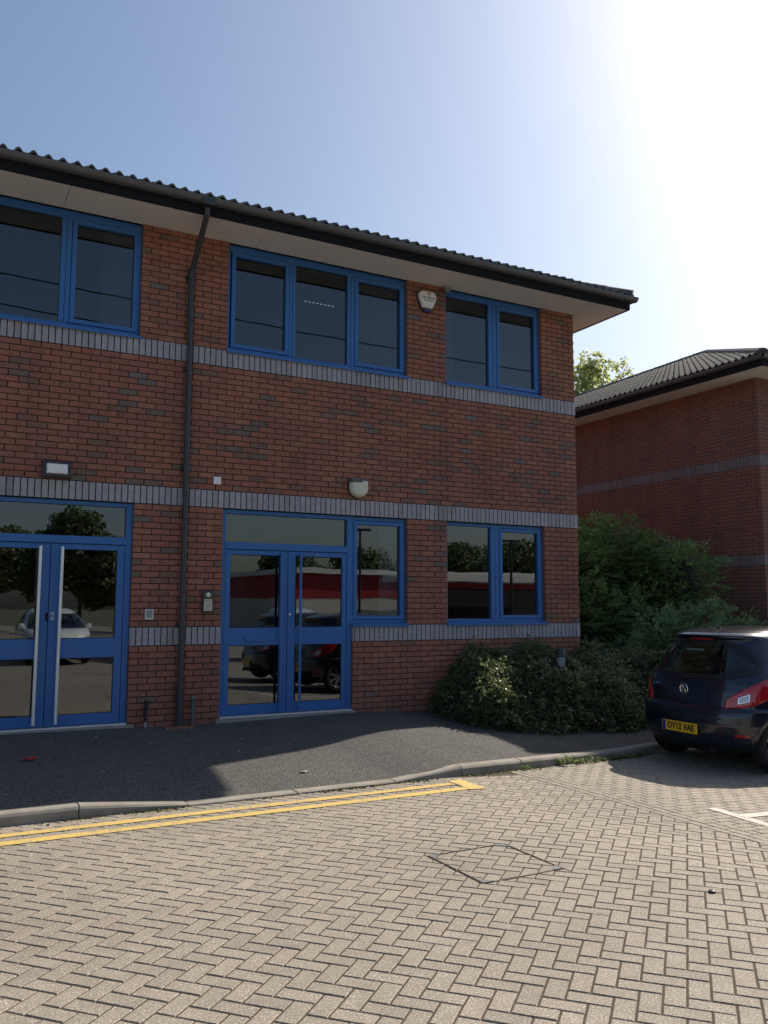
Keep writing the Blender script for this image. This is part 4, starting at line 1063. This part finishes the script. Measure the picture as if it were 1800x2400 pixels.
def blob_points(blobs, n, shell=.45):
    w_ = np.array([b[3]*b[4]+b[4]*b[5]+b[3]*b[5] for b in blobs]); idx = rng.choice(len(blobs), n, p=w_/w_.sum()); B = np.array(blobs)[idx]
    d = rng.normal(0,1,(n,3)); d /= np.linalg.norm(d, axis=1)[:,None]; r_ = 1-shell*rng.random((n,1))**1.6
    P = B[:,:3]+d*B[:,3:6]*r_*(1+.12*np.sin(d[:,:1]*7+B[:,:1]*5)+.1*np.sin(d[:,2:3]*9+B[:,1:2]*3)); D = d*np.array([1,1,.8]); return P, D
def branches(mb, base, tips, r0=.03):
    for tp in tips:
        b0 = Vector(base)+Vector((random.uniform(-.12,.12),random.uniform(-.12,.12),0)); tp = Vector(tp); mid = b0.lerp(tp,.5)+Vector((random.uniform(-.2,.2),random.uniform(-.2,.2),.15))
        mb.tube([b0, b0.lerp(mid,.6), mid, mid.lerp(tp,.6), tp], [r0,r0*.85,r0*.65,r0*.4,r0*.15], 7)
GB = -.42
sh = thing('shrub', 'tall dark green elder bush filling the gap between the two brick buildings', 'shrub', (0,0,0))
bl = [(2.6,2.3,2.05,.95,.9,1.0),(3.3,1.7,1.75,.8,.8,.9),(3.45,1.1,1.75,.65,.7,.85),(1.3,2.2,1.2,1.0,1.2,1.3),(2.1,2.5,1.75,1.0,1.1,1.15),(2.9,2.1,1.35,.95,1.0,1.3),(3.35,1.3,.95,.75,.8,1.05),(1.3,1.5,.6,.9,.9,1.0),(2.4,1.3,.7,1.0,.8,1.0),(2.0,3.2,2.1,.7,.7,.75),(.9,2.9,1.3,.6,.7,.8),(2.7,2.8,2.05,.6,.6,.6)]
P, D = blob_points(bl, 8200, .55); D[:,2] += .25
compound('foliage', ELDER, P, D, .26, sh, 3, .44)
b = MB(); branches(b, (2.1,2.1,GB), [(x,y,z+.4*c_) for x,y,z,a,b_,c_ in bl]+[(1.9,2.4,3.35),(2.6,2.6,3.0),(.8,2.4,2.9)], .045); b.build('stems', BARK, sh, smooth=True)
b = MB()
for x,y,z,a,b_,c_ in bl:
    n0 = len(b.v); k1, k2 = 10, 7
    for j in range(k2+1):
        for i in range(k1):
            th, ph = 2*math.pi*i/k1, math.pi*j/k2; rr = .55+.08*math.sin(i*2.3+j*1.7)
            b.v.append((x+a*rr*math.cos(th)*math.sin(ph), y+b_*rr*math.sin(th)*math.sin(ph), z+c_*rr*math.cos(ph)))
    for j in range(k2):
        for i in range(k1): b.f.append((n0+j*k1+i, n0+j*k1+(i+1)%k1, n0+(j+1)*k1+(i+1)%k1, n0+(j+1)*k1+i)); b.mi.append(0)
b.build('inner_dark_core', CORE, sh)  # dark lumps added behind the foliage for its shaded, twiggy inside
sp = thing('sapling', 'smaller brighter green ash sapling growing in front of the elder by the car', 'sapling', (0,0,0))
bl2 = [(2.1,.1,.62,.7,.45,.6),(2.8,-.1,.75,.7,.5,.55),(1.6,.3,.35,.55,.4,.55),(3.3,-.3,.7,.5,.45,.5),(2.4,-.5,.4,.8,.4,.5)]
P, D = blob_points(bl2, 1500, .7); D[:,2] += .35; compound('foliage', ASHL, P, D, .28, sp, 4, .34)
b = MB(); branches(b, (2.4,0,GB), [(x,y,z+c_*.7) for x,y,z,a,b_,c_ in bl2], .018); b.build('stems', BARK, sp, smooth=True)

def tree(name, label, loc, blobs, n, leafm, size, trunk_h, group=None, r0=.18, asp=1.5):
    t = thing(name, label, 'tree', loc, 0, group)
    P, D = blob_points(blobs, n, .75); leaf_mesh('crown', leafm, P, D+np.array([0,0,.4]), size, t, asp, .9)
    b = MB(); b.tube([(0,0,-.8),(0,0,trunk_h*.5),(.1,.05,trunk_h)],[r0,r0*.8,r0*.6],9)
    for x,y,z,a,b_,c_ in blobs:
        tp = Vector((x,y,z+c_*.5)); s_ = Vector((.05,.03,trunk_h*.8)); md = s_.lerp(tp,.5)+Vector((0,0,.3)); b.tube([s_,md,tp],[r0*.5,r0*.3,r0*.08],6)
    b.build('trunk', BARK, t, smooth=True); return t
# sunlit tree far behind, between the buildings
tree('tree', 'pale sunlit leafy tree showing between the brick corner and the neighbouring roof', (20.5,21.6,0),
     [(-.7,0,9.2,1.5,1.5,1.3),(.5,.3,8.4,1.7,1.5,1.2),(1.9,.2,8.0,1.2,1.2,1.1),(-1.8,.5,8.0,1.5,1.3,1.6),(-.3,0,10.4,.8,.8,.7),(2.9,.3,7.0,1.2,1.2,1.0),(1.3,0,9.35,.65,.6,.45)], 5600, TREEL, .17, 6).scale = (1.15,1.15,1.28)
tw = thing('tree', 'thin wispy bare topped tree rising over the neighbouring tiled roof', 'tree', (21.6,20.9,2.9))
b = MB(); tips = []
b.tube([(0,0,-.8),(.1,0,4),(-.1,0,7.5),(.1,0,9.0),(-.15,0,9.9),(.25,0,10.6)],[.14,.1,.06,.035,.025,.01],7)
for k in range(16):
    z = 7.6+k*.19; a = k*2.4; L = .35+.5*random.random(); p0 = Vector((0,0,z)); p1 = p0+Vector((math.cos(a)*L,math.sin(a)*L*.6,L*.7)); b.tube([p0,p0.lerp(p1,.5)+Vector((0,0,-.05)),p1],[.02,.014,.006],5); tips.append(p1)
b.build('trunk', BARK, tw, smooth=True)
Pw = np.concatenate([np.array(tp)+rng.normal(0,.13,(34,3)) for tp in tips]); leaf_mesh('crown', TREEL, Pw, rng.normal(0,1,Pw.shape)+np.array([0,0,.6]), .12, tw, 1.6, .8)

# bollard light in the hedge
t = thing('bollard_light', 'short grey bollard light with dark cap poking out of the hedge', 'bollard', (float(BOL[0]),float(BOL[1]),-.25))
b = MB(); b.tube([(0,0,-.1),(0,0,.91)], .062, 18); b.build('post', simple('bollard_grey',(.30,.31,.32),.5), t, smooth=True)
b = MB(); b.tube([(0,0,.9101),(0,0,1.0),(0,0,1.03)],[.068,.068,.05],18); b.build('cap', simple('bollard_cap',(.03,.032,.035),.5), t, smooth=True)

# recessed cover frame in the paving
t = thing('inspection_cover', 'diamond shaped block filled inspection cover with metal corners set in the paving', 'cover', (-5.74,-5.62,zroad(-5.74)))
x0, x1, y0, y1 = MHP[0][0]+5.74, MHP[1][0]+5.74, MHP[2][1]+5.62, MHP[0][1]+5.62
FRM = simple('cover_steel', (.17,.155,.125), .6, .3, 30, Metallic=.4); b = MB(); g = .0035
for (a,b_,c_,d) in ((x0-g,x1+g,y0-g,y0-.002),(x0-g,x1+g,y1+.002,y1+g),(x0-g,x0-.002,y0-.001,y1+.001),(x1+.002,x1+g,y0-.001,y1+.001)): b.box(a,b_,c_,d,-.03,.0015)
b.build('frame', FRM, t)
for sx, sy in ((-1,-1),(1,-1),(-1,1),(1,1)):
    cx_, cy_ = (x0 if sx < 0 else x1), (y0 if sy < 0 else y1); q = MB(); k = .085
    pts = [(cx_-sx*.004,cy_-sy*.004),(cx_-sx*k,cy_-sy*.004),(cx_-sx*.004,cy_-sy*k)]
    if sx*sy < 0: pts = pts[::-1]
    q.prism([(a,b_,-.01) for a,b_ in pts],[(a,b_,.004) for a,b_ in pts]); q.build('corner_plate', simple('corner_steel',(.24,.25,.26),.45,.3,30,Metallic=.5), t)

# litter and weeds
LIT = simple('red_wrapper', (.55,.02,.025), .4)
t = MB(); n = 9
for i in range(n):
    for j in range(5):
        q = lambda i, j: (-.09+.02*i+random.Random(i*7+j).uniform(-.008,.008), -.035+.016*j+random.Random(i*3+j*5).uniform(-.006,.006), .004+random.Random(i*11+j*13).uniform(0,.035))
        t.poly([q(i,j),q(i+1,j),q(i+1,j+1),q(i,j+1)])
o = t.build('litter', LIT, loc=(-8.17,-1.36,zpave(-8.17,-1.36)+.006)); o.scale = (.75,.75,.75); tag(o, 'crumpled red wrapper lying on the tarmac in front of the left doors', 'litter')
DRY = simple('dry_leaf', (.55,.52,.42), .8)
def dry(x, y, s, label, z=None):
    b = MB(); a = random.uniform(0,6); n = 7
    top = [(s*math.cos(2*math.pi*i/n+a)*(1 if i % 2 else .6), s*.55*math.sin(2*math.pi*i/n+a), .004+.012*random.random()) for i in range(n)]
    b.prism([(p[0],p[1],p[2]-.003) for p in top], top); o = b.build('dry_leaf', DRY, loc=(x,y,(zpave(x,y) if z is None else z)+.008)); tag(o, label, 'leaf', 'dry leaves on the ground')
dry(-5.78,-2.5,.05,'largest pale dry leaf lying on the sunlit tarmac')
for (x, y) in ((-6.9,-.9),(-7.4,-.5),(-6.3,-.35),(-6.55,-.25),(-3.6,-.6),(-2.9,-1.05),(-6.1,-1.5),(-6.35,-1.55),(-7.6,-2.0),(-6.6,-2.3),(-5.5,-1.4),(-4.9,-1.7),(-2.1,-2.35),(-3.2,-1.6),(-7.9,-.75),(-5.9,-1.0)):
    dry(x, y, random.uniform(.008,.016), 'tiny pale speck of dry leaf on the dark tarmac')
def weed(x, y, s, label, group):
    t = thing('weed', label, 'weed', (x,y,zroad(x)), random.uniform(0,6), group); n = int(10+8*s); P, D = [], []
    for k in range(n):
        a = random.uniform(0,6.3); P.append((0.03*s*math.cos(a),.02*s*math.sin(a),random.uniform(.0,.05)*s)); D.append((math.cos(a),math.sin(a),random.uniform(.2,1.2)))
    out = []
    P, D = np.array(P), np.array(D); D /= np.linalg.norm(D,axis=1)[:,None]; S = np.cross(D,[0,0,1.]); L = .085*s*rng.uniform(.6,1.3,(n,1))
    out = np.stack([P, P+D*L*.5+S*L*.2, P+D*L-np.array([0,0,.25])*L, P+D*L*.5-S*L*.2],1).reshape(-1,3); quads('leaves', WEEDL, out, t)
for k, x in enumerate((-3.35,-2.62,-2.42,-2.28,-2.1,-1.95,-1.8,-1.66,-1.52,-1.4,-1.28,-1.15)):
    big = k == 1
    weed(x, ykerb(x)-.035-.02*random.random(), 1.5 if big else random.uniform(.5,1.0), 'tallest green weed standing up against the kerb face' if big else 'small straggly green weed in the joint at the foot of the kerb', 'weeds along the kerb')
n = 2600; xx = rng.uniform(-9,-.9,n); yy = np.array([ykerb(x) for x in xx])-.012-rng.exponential(.022,n); zz = np.array([zroad(x) for x in xx])+.003
keep = np.sin(xx*3.1)+np.sin(xx*7.7+1)+rng.normal(0,.8,n)+(xx+5)*.25 > .0
Pm = np.stack([xx,yy,zz],1)[keep]; o = leaf_mesh('moss', leaf_mat('moss_leaf',(.05,.06,.02),(.12,.12,.045),.8,.2), Pm, np.tile([0,0,1.],(len(Pm),1)), .022, None, 1.3, .6); struct(o, 'stuff'); o['label'] = 'moss and debris along the foot of the kerb'
o = MB(); o.tube([(0,0,0),(0,0,.012),(0,0,.016)],[.022,.02,.008],10); o = o.build('black_stone', simple('stone_black',(.01,.01,.01),.5), loc=(-4.95,-6.724,zroad(-4.95)+.001)); tag(o, 'small round black stone lying on the block paving', 'cap')  # small black dot on the paving, taken for a dark stone

# ------------------------------------------------------------------ the place behind the camera (seen in the glass)
def far_tree(label, loc, s, src=None):
    pass
blobs = [(0,0,6.2,2.6,2.6,2.2),(1.6,.5,5.0,2.0,2.0,1.8),(-1.7,.3,5.2,2.1,2.0,1.9),(.4,-1.4,4.3,2.0,1.8,1.6),(-.6,1.3,7.6,1.6,1.6,1.3),(-2.6,-.6,3.9,1.4,1.4,1.3),(2.4,-.7,3.8,1.4,1.4,1.3)]
ft = tree('tree', 'broad dark tree standing alone across the car park', (-2.7,-31,0), blobs, 15000, DARKL, .21, 3.2, 'trees across the car park')
ft.scale = (.70,.70,.66)
spots = [(-15,-33,.62,0),(-10.5,-34,.6,1),(-19,-36,.75,2),(-24,-40,.9,3),(2,-46,.72,4),(8,-50,.8,5),(15,-48,.78,1),(22,-50,.86,2),(29,-47,.92,3),(36,-50,1.0,4),(43,-46,1.0,5),(50,-40,1.05,0),(-5,-52,.95,3),(58,-32,1.0,2)]
for i, (x, y, s_, rz) in enumerate(spots):
    c = copy_tree(ft); c.location = (x, y, -.4); c.rotation_euler = (0,0,rz*1.1); c.scale = (s_*1.15, s_*1.15, s_*.86); c['label'] = 'dark tree in the row beyond the car park'
lb = thing('shop_building', 'low red and white shop building across the car park', 'building', (0,0,0))
b = MB(); b.box(6.5,30,-38,-28.2,-.5,1.75); b.build('white_wall', simple('render_white',(.62,.60,.54),.8,.1), lb)
b = MB(); b.box(6.48,30.02,-38.02,-28.18,1.751,2.95); b.build('red_cladding', simple('red_cladding',(.36,.02,.028),.5), lb)
b = MB(); b.box(6.2,30.3,-38.3,-27.9,2.951,3.2); b.build('roof', simple('white_trim',(.7,.7,.68),.5), lb)
b = MB(); b.box(13,30,-28.17,-28.15,-.4,2.3); b.build('shop_window', GROOVE, lb)
b = MB(); b.box(11.5,22,-27.6,-25.2,2.6,2.9); b.box(11.7,11.85,-25.5,-25.35,-.4,2.6); b.box(21.6,21.75,-25.5,-25.35,-.4,2.6); b.build('canopy', simple('canopy_white',(.72,.72,.7),.5), lb)
def lamp(x, y, h):
    t = thing('street_lamp', 'slim grey lamp post with twin flat heads in the car park', 'street lamp', (x,y,-.4), 0, 'lamp posts in the car park')
    b = MB(); b.tube([(0,0,0),(0,0,h)],[.07,.045],10); b.build('post', BLACKPL, t, smooth=True)
    b = MB(); b.box(-.45,-.05,-.12,.12,h,h+.1); b.box(.05,.45,-.12,.12,h,h+.1); b.box(-.05,.05,-.03,.03,h,h+.06); b.build('lamp_head', BLACKPL, t)
lamp(7.45,-22.2,5.0); lamp(13.8,-19.9,4.6)
WCAR = paint('white_car_paint',(.78,.78,.78)); SCAR = paint('silver_car_paint',(.42,.43,.45)); BCAR = paint('blue_car_paint',(.03,.08,.22))
def clone_car(pm, label, x, y, rz):
    src = next(o for o in bpy.data.objects if o.name == 'parked_car'); c = copy_tree(src); c.location = (x,y,-.31); c.rotation_euler = (0,0,rz); c['label'] = label; c['group'] = 'cars parked behind the camera'
    def rec(o):
        for ch in o.children:
            for s_ in ch.material_slots:
                if s_.material == NAVY: s_.link = 'OBJECT'; s_.material = pm
            if ch.name.split('.')[0] == 'number_plate':
                for q in list(ch.children): bpy.data.objects.remove(q)
                continue
            rec(ch)
    rec(c)
clone_car(WCAR, 'white hatchback parked facing the office across the lane', -5.6,-19.2, R(90)); clone_car(SCAR, 'silver hatchback parked facing the office across the lane', -8.6,-19.4, R(90))
clone_car(BCAR, 'blue hatchback parked facing the office across the lane', -2.6,-19.3, R(90)); clone_car(WCAR, 'white hatchback at the end of the row across the lane', 2.6,-19.4, R(90))
KCAR = paint('black_car_paint',(.006,.006,.007))
clone_car(KCAR, 'black hatchback parked in the bay beside the navy hatchback', -2.0, -6.75, R(-1)); clone_car(KCAR, 'black hatchback parked in the second bay beside the navy hatchback', -2.15, -9.4, R(1))
for o in [o for o in bpy.data.objects if 'bay beside' in str(o.get('label',''))]: o.location.z = -.43; o['group'] = 'cars parked in the bays'
CBL = simple('cable_black',(.01,.01,.01),.6)
for k, (dz, dy) in enumerate(((0,0),(1.25,0),(-.95,-.8))):
    a = Vector((-42,-33.3+dy,17.3+dz)); c_ = Vector((48,-12.0+dy,7.9+dz)); b = MB()
    b.tube([a.lerp(c_,i/24)-Vector((0,0,2.2*(1-(2*i/24-1)**2)-1.6)) for i in range(25)], .028, 6)
    o = b.build('overhead_cable', CBL); tag(o, ('middle','topmost','lowest')[k]+' of the overhead cables strung behind the camera', 'cable', 'overhead cables')
